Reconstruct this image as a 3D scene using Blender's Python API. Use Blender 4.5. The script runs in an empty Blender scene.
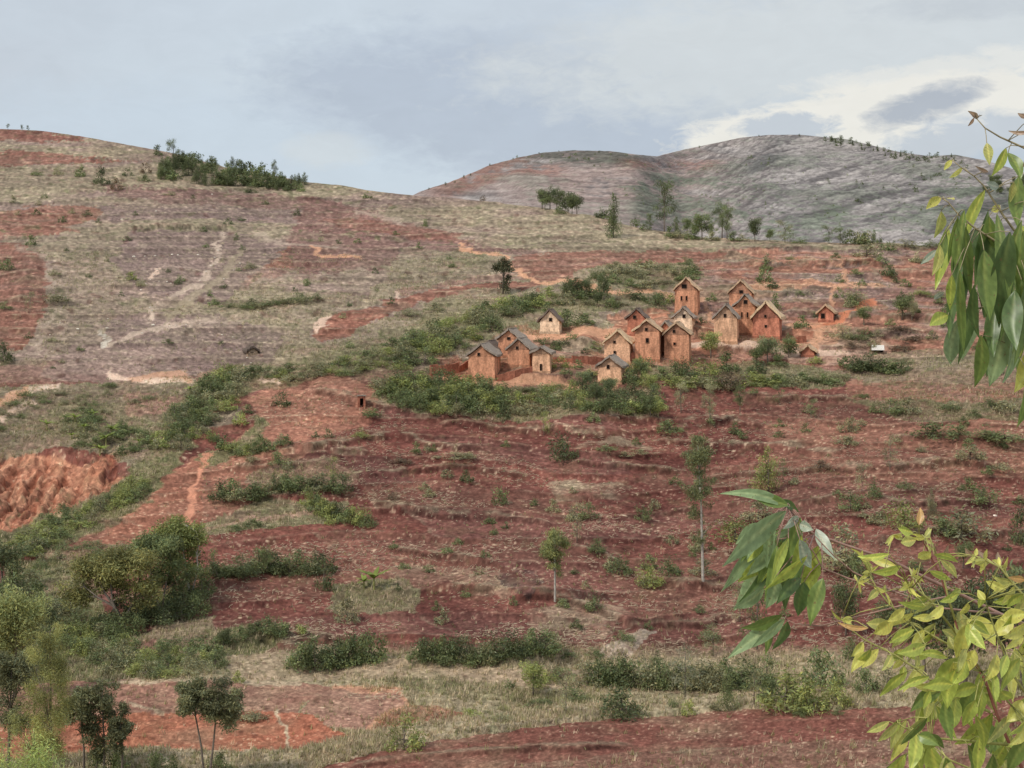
import bpy, math, random
import numpy as np
from mathutils import Vector, Matrix
random.seed(11)
rng = np.random.default_rng(7)
SC = bpy.context.scene
COL = SC.collection
F = 1450.0            # focal length of the photograph's lens in units of 1/1024 frame width
PX0, PY0 = 512.0, 300.0
EYE = 34.0            # camera height above the valley floor

def s2l(c):
    c = np.asarray(c, float) / 255.0
    return np.where(c <= 0.04045, c / 12.92, ((c + 0.055) / 1.055) ** 2.4)
def A(r, g, b, k=1.0):
    return np.clip(s2l((r, g, b)) * k, 0.0, 0.9)

# ------------------------------------------------------------------ noise
_perm = rng.permutation(512)
_gr = rng.uniform(0, 2 * math.pi, 512)
_gx, _gy = np.cos(_gr), np.sin(_gr)
def perlin(x, y, s=0):
    x = np.asarray(x, float); y = np.asarray(y, float)
    xi = np.floor(x).astype(np.int64); yi = np.floor(y).astype(np.int64)
    xf = x - xi; yf = y - yi
    u = xf * xf * xf * (xf * (xf * 6 - 15) + 10); v = yf * yf * yf * (yf * (yf * 6 - 15) + 10)
    def g(ix, iy, dx, dy):
        h = _perm[(_perm[(ix + s * 37) & 511] + iy) & 511]
        return _gx[h] * dx + _gy[h] * dy
    a = g(xi, yi, xf, yf); b = g(xi + 1, yi, xf - 1, yf)
    c = g(xi, yi + 1, xf, yf - 1); d = g(xi + 1, yi + 1, xf - 1, yf - 1)
    return ((a + (b - a) * u) * (1 - v) + (c + (d - c) * u) * v) * 1.5
def fbm(x, y, s=0, o=4, gain=0.5):
    r = 0; a = 1.0; f = 1.0; t = 0
    for k in range(o):
        r = r + a * perlin(x * f, y * f, s + k * 5); t += a; a *= gain; f *= 2.03
    return r / t
def sm(a, b, x):
    t = np.clip((x - a) / (b - a), 0, 1); return t * t * (3 - 2 * t)

# ------------------------------------------------------------------ materials
def new_mat(name):
    m = bpy.data.materials.new(name); m.use_nodes = True
    nt = m.node_tree; b = nt.nodes['Principled BSDF']
    b.inputs['Roughness'].default_value = 0.9
    b.inputs['Specular IOR Level'].default_value = 0.15
    return m, nt, b
def N(nt, t, **kw):
    n = nt.nodes.new(t)
    for k, v in kw.items(): setattr(n, k, v)
    return n
def mixrgb(nt, a, b, fac, mode='MIX'):
    n = nt.nodes.new('ShaderNodeMix'); n.data_type = 'RGBA'; n.blend_type = mode
    for sock, v in ((n.inputs[0], fac), (n.inputs[6], a), (n.inputs[7], b)):
        if hasattr(v, 'is_linked') or hasattr(v, 'links'): nt.links.new(v, sock)
        elif isinstance(v, (int, float)): sock.default_value = v
        else: sock.default_value = (*v, 1.0) if len(v) == 3 else v
    return n.outputs[2]
def noise_node(nt, scale, detail=3, rough=0.55, vec=None, dist=0.0):
    n = N(nt, 'ShaderNodeTexNoise'); n.inputs['Scale'].default_value = scale
    n.inputs['Detail'].default_value = detail; n.inputs['Roughness'].default_value = rough
    n.inputs['Distortion'].default_value = dist
    if vec is not None: nt.links.new(vec, n.inputs['Vector'])
    return n.outputs['Fac']
def ramp(nt, v, lo, hi, a=0.0, b=1.0):
    n = N(nt, 'ShaderNodeMapRange'); nt.links.new(v, n.inputs[0])
    for i, q in zip((1, 2, 3, 4), (lo, hi, a, b)): n.inputs[i].default_value = q
    return n.outputs[0]
def rgbmul(nt, col, val):          # colour times a scalar socket
    v = N(nt, 'ShaderNodeVectorMath', operation='SCALE')
    nt.links.new(col, v.inputs[0]); nt.links.new(val, v.inputs['Scale'])
    return v.outputs[0]

def soil_material(name, s1, s2, bump, lo=0.7, hi=1.3):
    m, nt, b = new_mat(name)
    at = N(nt, 'ShaderNodeAttribute', attribute_name='Col')
    geo = N(nt, 'ShaderNodeNewGeometry')
    n1 = noise_node(nt, s1, 5, 0.7, geo.outputs['Position'])
    n2 = noise_node(nt, s2, 3, 0.6, geo.outputs['Position'])
    f1 = ramp(nt, n1, 0.25, 0.75, lo, hi); f2 = ramp(nt, n2, 0.3, 0.7, 0.86, 1.14)
    mm = N(nt, 'ShaderNodeMath', operation='MULTIPLY'); nt.links.new(f1, mm.inputs[0]); nt.links.new(f2, mm.inputs[1])
    nt.links.new(rgbmul(nt, at.outputs['Color'], mm.outputs[0]), b.inputs['Base Color'])
    bp = N(nt, 'ShaderNodeBump'); bp.inputs['Strength'].default_value = 0.8; bp.inputs['Distance'].default_value = bump
    nt.links.new(n1, bp.inputs['Height']); nt.links.new(bp.outputs[0], b.inputs['Normal'])
    b.inputs['Specular IOR Level'].default_value = 0.05
    return m

# ------------------------------------------------------------------ object helpers
def link(o, parent=None):
    COL.objects.link(o)
    if parent is not None: o.parent = parent
    return o
def np_mesh(name, V, Fc, mats, fm=None, col=None, smooth=False):
    V = np.asarray(V, np.float32); Fc = np.asarray(Fc, np.int32)
    me = bpy.data.meshes.new(name)
    k = Fc.shape[1]
    me.vertices.add(len(V)); me.vertices.foreach_set('co', V.ravel())
    me.loops.add(Fc.size); me.loops.foreach_set('vertex_index', Fc.ravel())
    me.polygons.add(len(Fc)); me.polygons.foreach_set('loop_start', np.arange(0, Fc.size, k, dtype=np.int32))
    for m in mats: me.materials.append(m)
    if fm is not None: me.polygons.foreach_set('material_index', np.asarray(fm, np.int32))
    if smooth: me.polygons.foreach_set('use_smooth', np.ones(len(Fc), bool))
    if col is not None:
        a = me.attributes.new('Col', 'FLOAT_COLOR', 'POINT')
        c = np.ones((len(V), 4), np.float32); c[:, :3] = col
        a.data.foreach_set('color', c.ravel())
    me.update(calc_edges=True); me.validate()
    return me
def tag(o, label=None, cat=None, group=None, kind=None):
    if label: o['label'] = label
    if cat: o['category'] = cat
    if group: o['group'] = group
    if kind: o['kind'] = kind
    return o
def empty(name, loc=(0, 0, 0), rz=0.0):
    o = bpy.data.objects.new(name, None); o.empty_display_size = 0.5
    o.location = loc; o.rotation_euler = (0, 0, rz); COL.objects.link(o); return o

class MB:
    """collects polygons, then links them as one mesh object"""
    def __init__(s): s.v = []; s.f = []; s.m = []
    def add(s, vs, fs, mi=0):
        b = len(s.v); s.v += [tuple(v) for v in vs]
        s.f += [tuple(i + b for i in f) for f in fs]; s.m += [mi] * len(fs)
    def hexa(s, p, mi=0):   # 8 points: bottom 0-3 ccw, top 4-7
        s.add(p, [(3, 2, 1, 0), (4, 5, 6, 7), (0, 1, 5, 4), (1, 2, 6, 5), (2, 3, 7, 6), (3, 0, 4, 7)], mi)
    def box(s, x0, x1, y0, y1, z0, z1, mi=0):
        s.hexa([(x0, y0, z0), (x1, y0, z0), (x1, y1, z0), (x0, y1, z0), (x0, y0, z1), (x1, y0, z1), (x1, y1, z1), (x0, y1, z1)], mi)
    def tube(s, pts, rad, n=6, mi=0):
        pts = [Vector(p) for p in pts]; b = len(s.v); m = len(pts)
        for i, p in enumerate(pts):
            d = (pts[min(i + 1, m - 1)] - pts[max(i - 1, 0)]).normalized()
            a = d.cross(Vector((0.13, 0.99, 0.05))); a = a.normalized() if a.length > 1e-3 else Vector((1, 0, 0))
            c = d.cross(a)
            for k in range(n):
                t = 2 * math.pi * k / n
                s.v.append(tuple(p + (a * math.cos(t) + c * math.sin(t)) * rad[i]))
        for i in range(m - 1):
            for k in range(n):
                k2 = (k + 1) % n
                s.f.append((b + i * n + k, b + i * n + k2, b + (i + 1) * n + k2, b + (i + 1) * n + k)); s.m.append(mi)
        s.f.append(tuple(b + k for k in reversed(range(n)))); s.m.append(mi)
        s.f.append(tuple(b + (m - 1) * n + k for k in range(n))); s.m.append(mi)
    def mesh(s, name, mats, smooth=False):
        me = bpy.data.meshes.new(name); me.from_pydata(s.v, [], s.f)
        for q in (mats if isinstance(mats, (list, tuple)) else [mats]): me.materials.append(q)
        me.polygons.foreach_set('material_index', s.m)
        if smooth: me.polygons.foreach_set('use_smooth', [True] * len(s.f))
        me.update(); return me
    def build(s, name, mats, parent=None, smooth=False):
        return link(bpy.data.objects.new(name, s.mesh(name, mats, smooth)), parent)
# ------------------------------------------------------------------ terrain survey
_c = [(-3000, 150), (-900, 128), (-200, 122), (0, 129), (35, 130), (80, 136), (130, 145), (165, 151), (230, 168), (300, 180), (380, 191), (420, 195),
      (480, 200), (540, 207), (600, 217), (640, 227), (700, 236), (760, 240), (830, 244), (930, 246), (1024, 248), (1400, 250), (4000, 240)]
_cx = np.arange(-3000, 4001, 1.0); _cy = np.interp(_cx, *zip(*_c))
_k = np.ones(31) / 31; _cy = np.convolve(np.pad(_cy, 15, 'edge'), _k, 'valid')
def crest(px): return np.interp(px, _cx, _cy)
_d = [(100, 600), (130, 525), (150, 482), (200, 398), (240, 337), (260, 305), (300, 269), (340, 244), (400, 218), (450, 200), (520, 176), (585, 155),
      (640, 136), (700, 119), (768, 101), (800, 94)]
_dy = np.arange(100, 801, 1.0); _dd = np.interp(_dy, *zip(*_d))
_k = np.hanning(33); _k /= _k.sum(); _dd = np.convolve(np.pad(_dd, 16, 'reflect', reflect_type='odd'), _k, 'valid')
def dist0(px, py):
    w = 1 + 0.045 * perlin(np.asarray(px) / 210.0, np.asarray(py) / 150.0, 3) + 0.012 * perlin(np.asarray(px) / 70.0, np.asarray(py) / 60.0, 4)
    return np.interp(py, _dy, _dd) * w

# rows: t=0 at the bottom (py 800) .. crest
NR = 660
cols = np.concatenate([-2600 + 2540 * (1 - (1 - np.linspace(0, 1, 40, endpoint=False)) ** 2), np.arange(-60, 1100, 1.25),
                       1100 + 2900 * np.linspace(0, 1, 40) ** 2])
NC = len(cols)
tt = np.linspace(0, 1, NR)
PX = np.repeat(cols[None, :], NR, 0)
PY = 800 + (crest(PX) - 800) * tt[:, None]
DD = dist0(PX, PY)
ZZ = (PY0 - PY) / F * DD
XX = (PX - PX0) / F * DD

# ------------------------------------------------------------------ what grows and lies on the slopes
KA = 1.17
def B_(r, g, b): return A(r, g, b, KA)
C_DEEP = B_(122, 77, 67); C_DEEP2 = B_(102, 62, 55); C_RED = B_(146, 103, 86); C_BRIGHT = B_(163, 107, 86); C_ORANGE = B_(196, 148, 118)
C_OLIVE = B_(142, 129, 107); C_OLIVED = B_(124, 115, 92); C_GREEN = B_(120, 116, 84); C_GREEND = B_(94, 94, 66); C_MAUVE = B_(142, 120, 110)
C_MAUVED = B_(122, 102, 97); C_PATH = B_(214, 184, 162); C_STRAW = B_(188, 170, 142); C_PALE = B_(180, 160, 142); C_LGREEN = B_(141, 136, 104)
C_PINK = B_(178, 143, 125)

n_a = fbm(XX / 38, DD / 26, 11, 4); n_b = fbm(XX / 14, ZZ / 2.2, 12, 4); n_c = fbm(XX / 3.0, DD / 3.0, 13, 4)
n_d = fbm(XX / 9, ZZ / 0.7, 14, 3)
WX = PX + 9 * fbm(XX / 3, DD / 4, 21, 4, 0.65) + 9 * fbm(XX / 16, DD / 14, 22, 2)
WY = PY + 5 * fbm(XX / 3, DD / 4, 23, 4, 0.65) + 6 * fbm(XX / 18, DD / 14, 24, 2)
CC = np.zeros(PX.shape + (3,)); DZ = np.zeros(PX.shape)
GR = np.zeros(PX.shape)          # how much grass grows here (for the tufts)
def blend(mask, col, sl=None):
    m = mask[..., None]
    if sl is None: CC[:] = CC * (1 - m) + np.asarray(col) * m
    else: CC[sl] = CC[sl] * (1 - m) + np.asarray(col) * m
def sub(x0, x1, y0, y1):
    c0 = np.searchsorted(cols, x0 - 12); c1 = np.searchsorted(cols, x1 + 12)
    rr = np.where((PY[:, max(c0, 0)].min() <= 9999) & (PY[:, c0:c1].min(1) <= y1 + 12) & (PY[:, c0:c1].max(1) >= y0 - 12))[0]
    if len(rr) == 0 or c1 <= c0: return None
    return (slice(rr[0], rr[-1] + 1), slice(c0, c1))
def poly(pts, col, a=1.0, rough=0.35, grass=None, gain=None):
    p = np.array(pts, float); s = sub(p[:, 0].min(), p[:, 0].max(), p[:, 1].min(), p[:, 1].max())
    if s is None: return
    x = WX[s]; y = WY[s]; ins = np.zeros(x.shape, bool); j = len(p) - 1
    for i in range(len(p)):
        xi, yi = p[i]; xj, yj = p[j]
        if yi != yj:
            ins ^= ((yi > y) != (yj > y)) & (x < (xj - xi) * (y - yi) / (yj - yi) + xi)
        j = i
    m = ins * np.clip(a + rough * (n_b[s] * 1.2 + n_c[s]), 0, 1)
    blend(m, col, s)
    if grass is not None: GR[s] = GR[s] * (1 - ins) + grass * ins
def pdist(pts, s, ys=1.0):
    x = WX[s]; y = WY[s]; best = np.full(x.shape, 1e9); sgn = np.zeros(x.shape)
    for (ax, ay), (bx, by) in zip(pts[:-1], pts[1:]):
        dx, dy = bx - ax, by - ay; L = dx * dx + dy * dy + 1e-9
        t = np.clip(((x - ax) * dx + (y - ay) * dy) / L, 0, 1)
        ex = x - ax - t * dx; ey = (y - ay - t * dy) * ys
        d = np.hypot(ex, ey); b = d < best
        best = np.where(b, d, best); sgn = np.where(b, ey, sgn)
    return best, sgn
def pline(pts, w, col, a=1.0, grass=None, breakup=0.0):
    p = np.array(pts, float); s = sub(p[:, 0].min() - w, p[:, 0].max() + w, p[:, 1].min() - w, p[:, 1].max() + w)
    if s is None: return
    d, _ = pdist(pts, s)
    m = (1 - sm(w * 0.5, w * 0.5 + 1.2 + w * 0.12, d + n_c[s] * w * 0.35)) * a
    if breakup: m = m * sm(-breakup, 0.12, n_b[s] + 0.3 * n_c[s])
    blend(np.clip(m, 0, 1), col, s)
    if grass is not None: GR[s] = np.maximum(GR[s], m * grass)
def bank(pts, h=0.7, face=0.6, lip=0.6, lipcol=None, w=7.0):
    h *= 0.6
    """an earth bank: the ground above the line stands h metres higher"""
    p = np.array(pts, float); s = sub(p[:, 0].min(), p[:, 0].max(), p[:, 1].min() - 30, p[:, 1].max() + w)
    if s is None: return
    d, sg = pdist(pts, s)
    endt = sm(0, 25, PX[s] - p[0, 0]) * sm(0, 25, p[-1, 0] - PX[s])
    up = np.where(sg < 0, np.exp(-np.maximum(-sg - 2, 0) / 16), 1 - sm(0, 2.5, sg)) * (d < 60) * endt
    DZ[s] += h * up
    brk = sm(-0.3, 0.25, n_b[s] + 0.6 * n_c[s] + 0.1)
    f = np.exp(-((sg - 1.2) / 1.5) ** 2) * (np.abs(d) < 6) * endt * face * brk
    CC[s] *= (1 - f)[..., None]  # dark earth face, with the bank's thin shadow line painted into the colour
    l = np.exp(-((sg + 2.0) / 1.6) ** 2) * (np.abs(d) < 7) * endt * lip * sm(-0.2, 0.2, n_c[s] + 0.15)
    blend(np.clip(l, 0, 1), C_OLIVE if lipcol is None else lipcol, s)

# base cover
up = sm(395, 350, PY) * sm(760, 600, PX)              # the grassy upper slope
right_up = sm(395, 350, PY) * sm(600, 760, PX)
g = sm(-0.22, 0.22, n_a + 0.55 * n_b + 0.25 * n_c)
top = (C_MAUVE + (C_OLIVE - C_MAUVE) * g[..., None])
deep = C_DEEP2 + (C_DEEP - C_DEEP2) * sm(-0.3, 0.3, n_b + 0.4 * n_a)[..., None]
ru = C_RED + (C_MAUVE - C_RED) * sm(-0.2, 0.35, n_b + 0.5 * n_a)[..., None]
CC[:] = deep
blend(up, top); blend(right_up, ru)
val = sm(640, 665, WY)                                # valley floor
blend(val, (C_STRAW * 0.42 + C_LGREEN * 0.42 + C_RED * 0.12))
GR[:] = 0.10 + 0.5 * up * g + 0.25 * right_up * sm(-0.1, 0.3, n_b) + 0.55 * val
# auto terraces: plots between contour banks, each plot with its own tone
_q = np.interp(PY, [100, 200, 260, 400, 500, 640, 800], [0, 9, 14, 24, 28.5, 34, 39]) + (0.55 + 0.75 * sm(395, 450, PY)) * fbm(XX / 48, DD / 48, 31, 2) + 0.07 * fbm(XX / 9, DD / 12, 32, 3) + (XX / 90) * sm(420, 480, PY)
tq = _q % 1.0; band = np.floor(_q)
def hh(a, b): return (np.sin(a * 12.9898 + b * 78.233 + 3.1) * 43758.5453) % 1.0
_wc = 13 + 22 * hh(band, 0.0 * band); _cel = (XX + 2.5 * fbm(XX / 7, DD / 7, 34, 3) + 0.5 * DD) / _wc + 10 * hh(band, 0 * band + 1); cell = np.floor(_cel)
tone = hh(band, cell + 2); tone2 = hh(band + 40, cell + 7)
seam = np.exp(-((((_cel % 1.0) - 0.0) * _wc) / 0.5) ** 2)
tm = 0.8 * up * sm(140, 170, PY) + 0.9 * right_up + 0.72 * (sm(395, 420, PY) - sm(640, 650, PY)) + 0.35 * sm(650, 660, PY)
tm = np.clip(tm, 0, 1) * sm(-0.30, 0.02, fbm(XX / 11, _q * 0.9, 33, 3) + 0.08)
DZ += tm * 0.55 * (sm(0.0, 0.14, tq) * -1 + tq)
blend(np.clip((tone2 < 0.30) * (0.4 * right_up + 0.10 * (1 - up) + 0.35 * up) * (1 - val), 0, 1), C_OLIVE * 0.92)
blend(np.clip((tone2 > 0.80) * (0.12 + 0.3 * np.clip(up + right_up, 0, 1)) * (1 - val), 0, 1), C_MAUVED)
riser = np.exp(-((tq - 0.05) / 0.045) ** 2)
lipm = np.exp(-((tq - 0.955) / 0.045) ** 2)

# ---- left hill
poly([(-80, 120), (0, 128), (60, 133), (92, 142), (60, 141), (-80, 140)], C_DEEP, 1.0)
poly([(-80, 148), (0, 150), (45, 152), (90, 157), (150, 161), (60, 163), (-80, 168)], C_DEEP * 0.7 + C_RED * 0.3, 0.9)
poly([(-80, 163), (60, 165), (120, 168), (200, 176), (300, 186), (200, 190), (100, 190), (-80, 200)], C_OLIVE, 0.8, grass=0.7)
poly([(-80, 212), (0, 210), (60, 204), (105, 208), (95, 218), (68, 226), (78, 233), (-80, 238)], C_DEEP * 0.5 + C_RED * 0.5, 0.95)
poly([(95, 204), (250, 210), (330, 214), (322, 225), (200, 222), (110, 220)], C_MAUVED, 0.85)
poly([(100, 184), (200, 187), (260, 193), (320, 200), (390, 212), (330, 213), (220, 205), (120, 197)], C_MAUVED * 0.6 + C_DEEP * 0.4, 0.9)
poly([(120, 218), (330, 226), (470, 240), (450, 246), (330, 238), (250, 231), (125, 229)], C_OLIVE, 0.85, grass=0.7)
poly([(0, 233), (70, 236), (130, 228), (110, 262), (50, 262), (0, 245)], C_OLIVE * 0.9, 0.8, grass=0.6)
poly([(-80, 240), (20, 243), (45, 254), (50, 290), (44, 322), (20, 345), (-80, 362)], C_DEEP * 0.7 + C_RED * 0.3, 0.95, grass=0.1)
poly([(50, 262), (110, 255), (120, 290), (110, 320), (40, 360), (40, 320), (52, 290)], C_OLIVE * 0.5 + C_MAUVE * 0.5, 0.8, grass=0.5)
poly([(130, 230), (232, 232), (206, 290), (190, 300), (140, 292), (112, 258)], C_MAUVED, 0.8, grass=0.15)
poly([(230, 235), (275, 243), (283, 255), (258, 275), (225, 302), (196, 300), (222, 262)], C_MAUVED, 0.8, grass=0.15)
poly([(225, 302), (262, 275), (285, 255), (300, 262), (270, 285), (240, 305), (180, 345), (150, 345)], C_OLIVE, 0.7, grass=0.6)
poly([(285, 248), (325, 244), (360, 262), (300, 270), (240, 287), (262, 266)], C_DEEP * 0.4 + C_RED * 0.6, 0.95)
poly([(255, 268), (325, 266), (322, 276), (235, 288)], C_MAUVE, 0.6)
poly([(300, 198), (345, 206), (400, 220), (475, 238), (466, 246), (400, 240), (330, 232), (296, 228)], C_MAUVED * 0.45 + C_DEEP * 0.55, 0.95)
poly([(360, 203), (440, 208), (530, 221), (660, 234), (600, 236), (470, 226), (420, 215)], C_OLIVE, 0.75, grass=0.6)
poly([(310, 218), (380, 221), (475, 238), (465, 245), (390, 238)], C_DEEP * 0.7 + C_RED * 0.3, 0.7)
poly([(345, 236), (460, 240), (540, 250), (535, 256), (470, 250), (350, 252)], C_MAUVED * 0.6 + C_DEEP * 0.4, 0.85)
poly([(296, 228), (392, 240), (400, 268), (300, 272), (285, 252)], C_MAUVED * 0.5 + C_DEEP * 0.5, 0.8)
poly([(400, 246), (470, 250), (515, 262), (490, 275), (410, 292), (360, 300), (390, 270)], C_OLIVE, 0.85, grass=0.7)
poly([(430, 252), (485, 254), (488, 262), (430, 262)], C_GREEND * 1.3, 0.45)
poly([(512, 256), (560, 252), (640, 250), (720, 251), (730, 257), (700, 262), (600, 264), (575, 278), (535, 279), (514, 268)], C_DEEP * 0.55 + C_RED * 0.45, 0.95, grass=0.05)
poly([(395, 288), (505, 273), (540, 276), (470, 283), (400, 295)], C_MAUVE * 0.5 + C_RED * 0.5, 0.8)
poly([(314, 326), (335, 310), (400, 296), (480, 283), (545, 279), (540, 287), (450, 298), (400, 306), (352, 330), (318, 342)], C_BRIGHT * 0.3 + C_DEEP * 0.7, 1.0, grass=0.0)
poly([(240, 300), (330, 290), (395, 296), (335, 309), (310, 328), (320, 345), (280, 370), (235, 370), (180, 345), (215, 315)], C_OLIVE, 0.8, grass=0.7)
poly([(320, 345), (400, 308), (480, 290), (540, 288), (560, 300), (540, 330), (470, 345), (430, 360), (330, 380), (280, 372)], C_OLIVE, 0.75, grass=0.85)
poly([(430, 300), (520, 292), (600, 285), (600, 320), (540, 335), (500, 333), (440, 350), (395, 350)], C_GREEN * 0.75 + C_OLIVE * 0.3, 0.65, grass=0.95)
poly([(596, 263), (690, 259), (706, 279), (650, 291), (585, 292)], C_LGREEN * 0.75, 0.65, grass=0.8)
poly([(590, 292), (670, 290), (672, 315), (620, 316), (585, 308)], C_GREEND * 1.35, 0.6, grass=0.9)
poly([(110, 315), (200, 316), (285, 330), (270, 360), (190, 375), (110, 368)], C_MAUVED * 1.06, 0.75, grass=0.2)
poly([(0, 362), (60, 358), (55, 378), (-60, 392), (-60, 372)], C_RED * 0.5 + C_MAUVE * 0.5, 0.7)
poly([(40, 372), (60, 358), (180, 345), (190, 376), (110, 381), (55, 380)], C_MAUVE, 0.7)
poly([(-60, 392), (60, 384), (190, 376), (215, 390), (190, 420), (165, 440), (140, 470), (110, 452), (60, 445), (20, 452), (-60, 456)], C_OLIVE * 0.85, 0.85, grass=0.75)
poly([(60, 400), (130, 402), (170, 430), (150, 450), (80, 440), (20, 425)], C_GREEN, 0.4, grass=0.9)
poly([(122, 393), (184, 396), (188, 412), (125, 414)], C_RED * 0.6 + C_MAUVE * 0.4, 0.8)
blend(up * 0.10 * sm(330, 300, PY), C_MAUVE * 0.92)
# ---- gully (bare eroded earth)
GUL = [(-60, 450), (0, 455), (30, 449), (60, 452), (100, 462), (126, 476), (106, 492), (70, 508), (30, 524), (-60, 545)]
poly(GUL, C_ORANGE * 0.25 + C_BRIGHT * 0.72, 1.0, 0.0, grass=0.0)
_s = sub(-60, 126, 445, 545); _in = np.zeros(PX[_s].shape, bool)
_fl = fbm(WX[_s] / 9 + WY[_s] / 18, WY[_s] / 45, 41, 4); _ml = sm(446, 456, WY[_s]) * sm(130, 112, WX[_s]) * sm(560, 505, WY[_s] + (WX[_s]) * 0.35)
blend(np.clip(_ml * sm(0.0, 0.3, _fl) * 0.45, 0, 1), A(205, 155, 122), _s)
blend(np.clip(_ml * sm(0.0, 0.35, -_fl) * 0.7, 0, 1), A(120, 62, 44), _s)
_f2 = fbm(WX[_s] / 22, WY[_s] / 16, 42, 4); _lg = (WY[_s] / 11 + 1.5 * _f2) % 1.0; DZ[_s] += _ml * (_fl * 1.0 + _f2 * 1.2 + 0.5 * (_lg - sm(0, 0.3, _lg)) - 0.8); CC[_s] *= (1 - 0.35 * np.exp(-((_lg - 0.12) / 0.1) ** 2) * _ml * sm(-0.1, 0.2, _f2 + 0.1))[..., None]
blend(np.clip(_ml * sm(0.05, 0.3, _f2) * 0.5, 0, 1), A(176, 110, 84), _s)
blend(np.clip(_ml * sm(0.16, 0.3, fbm(WX[_s] / 9, WY[_s] / 6, 43, 3)) * 0.6 * sm(480, 510, WY[_s] + 0.2 * WX[_s]), 0, 1), C_GREEND, _s)
# ---- red spur between gully and village path
poly([(60, 552), (95, 520), (130, 500), (170, 478), (205, 452), (262, 418), (250, 400), (285, 380), (340, 374), (385, 398), (330, 440), (280, 470), (252, 505), (205, 522), (180, 545), (90, 575)], C_RED, 0.85, grass=0.15)
poly([(130, 500), (205, 455), (205, 520), (180, 545), (80, 556)], C_BRIGHT * 0.6 + C_RED * 0.3, 0.7, grass=0.05)
poly([(212, 445), (300, 420), (380, 398), (370, 425), (300, 440), (262, 470), (212, 500)], C_RED * 0.65 + C_BRIGHT * 0.35, 0.7)
poly([(250, 470), (330, 455), (370, 470), (340, 490), (250, 490)], C_OLIVE * 0.55 + C_RED * 0.4, 0.7, grass=0.6)
poly([(60, 380), (40, 560), (40, 600), (70, 600), (110, 565), (90, 545)], C_OLIVE * 0.7, 0.0)
poly([(40, 545), (120, 545), (150, 555), (90, 600), (40, 600)], C_RED * 0.5 + C_OLIVE * 0.5, 0.8, grass=0.4)
# ravine full of greenery
pline([(-10, 545), (30, 540), (70, 520), (110, 500), (140, 485), (165, 455), (182, 425), (205, 400), (235, 382)], 30, C_GREEN * 0.9, 0.9, grass=1.0)
pline([(205, 460), (245, 440), (262, 425)], 12, C_GREEN * 0.9, 0.9, grass=1.0)
pline([(235, 384), (300, 370), (360, 350), (420, 335), (500, 318)], 22, C_GREEN * 0.75 + C_OLIVE * 0.2, 0.6, grass=1.0)
pline([(140, 448), (185, 430), (225, 420), (240, 415)], 10, C_MAUVED * 0.6 + C_GREEN * 0.35, 0.9)
# olive tongue in the red field
poly([(200, 520), (260, 500), (345, 500), (332, 522), (250, 530), (200, 536), (170, 548), (172, 535)], C_LGREEN * 0.8, 0.85, grass=0.75)
pline([(175, 536), (250, 516), (330, 508)], 3, C_PINK, 0.7)
poly([(330, 585), (400, 580), (420, 590), (418, 612), (335, 616)], C_GREEND * 0.8 + C_OLIVE * 0.45, 0.8, grass=0.8)
poly([(128, 638), (168, 620), (214, 612), (214, 625), (175, 640)], C_LGREEN * 0.8, 0.9, grass=0.7)
poly([(0, 560), (60, 560), (110, 610), (130, 640), (215, 626), (290, 640), (240, 665), (130, 680), (0, 690)], C_GREEND * 0.9 + C_GREEN * 0.3, 0.9, grass=1.0)
poly([(128, 641), (160, 640), (165, 652), (128, 650)], C_DEEP, 0.9)
# slopes right of and below the village
poly([(430, 355), (460, 356), (470, 385), (425, 378)], C_BRIGHT * 0.7, 0.8)
poly([(500, 330), (600, 326), (700, 330), (780, 338), (800, 350), (700, 372), (600, 378), (530, 380), (490, 384), (455, 372)], C_BRIGHT * 0.6 + C_ORANGE * 0.3, 0.55, 0.5)
poly([(555, 340), (604, 338), (604, 352), (560, 352)], C_OLIVE * 0.9, 0.8, grass=0.5)
poly([(380, 380), (470, 384), (560, 388), (660, 390), (655, 418), (520, 424), (420, 418), (370, 402)], C_GREEN * 0.7 + C_OLIVE * 0.25, 0.7, grass=1.0)
poly([(650, 368), (790, 362), (850, 375), (838, 388), (760, 388), (660, 384)], C_LGREEN * 0.75, 0.75, grass=0.9)
poly([(800, 330), (870, 340), (930, 352), (920, 368), (800, 362), (770, 350)], C_PINK * 0.8 + C_PALE * 0.2, 0.7)
poly([(870, 352), (960, 345), (1100, 350), (1100, 420), (900, 400), (840, 372)], C_OLIVE * 0.85, 0.7, grass=0.7)
poly([(845, 400), (1100, 395), (1100, 424), (900, 420)], C_LGREEN * 0.7, 0.6, grass=0.7)
poly([(840, 380), (1100, 385), (1100, 400), (850, 402)], C_RED * 0.9, 0.7)
poly([(770, 425), (1100, 420), (1100, 470), (900, 480), (760, 460)], C_RED, 0.6)
poly([(780, 322), (830, 318), (850, 325), (830, 345), (790, 345)], C_ORANGE * 0.8, 0.7)
for yy, cc in ((262, C_BRIGHT), (275, C_MAUVE), (284, C_ORANGE), (296, C_MAUVE), (306, C_RED)):
    poly([(745, yy), (880, yy - 3), (885, yy + 3), (745, yy + 5)], cc, 0.7)
poly([(560, 204), (640, 225), (760, 239), (930, 246), (930, 251), (720, 250), (560, 250), (470, 244), (530, 228)], C_OLIVE, 0.85, grass=0.7)
poly([(600, 228), (720, 240), (700, 246), (590, 243)], C_STRAW * 0.75, 0.6, grass=0.6)
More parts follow.
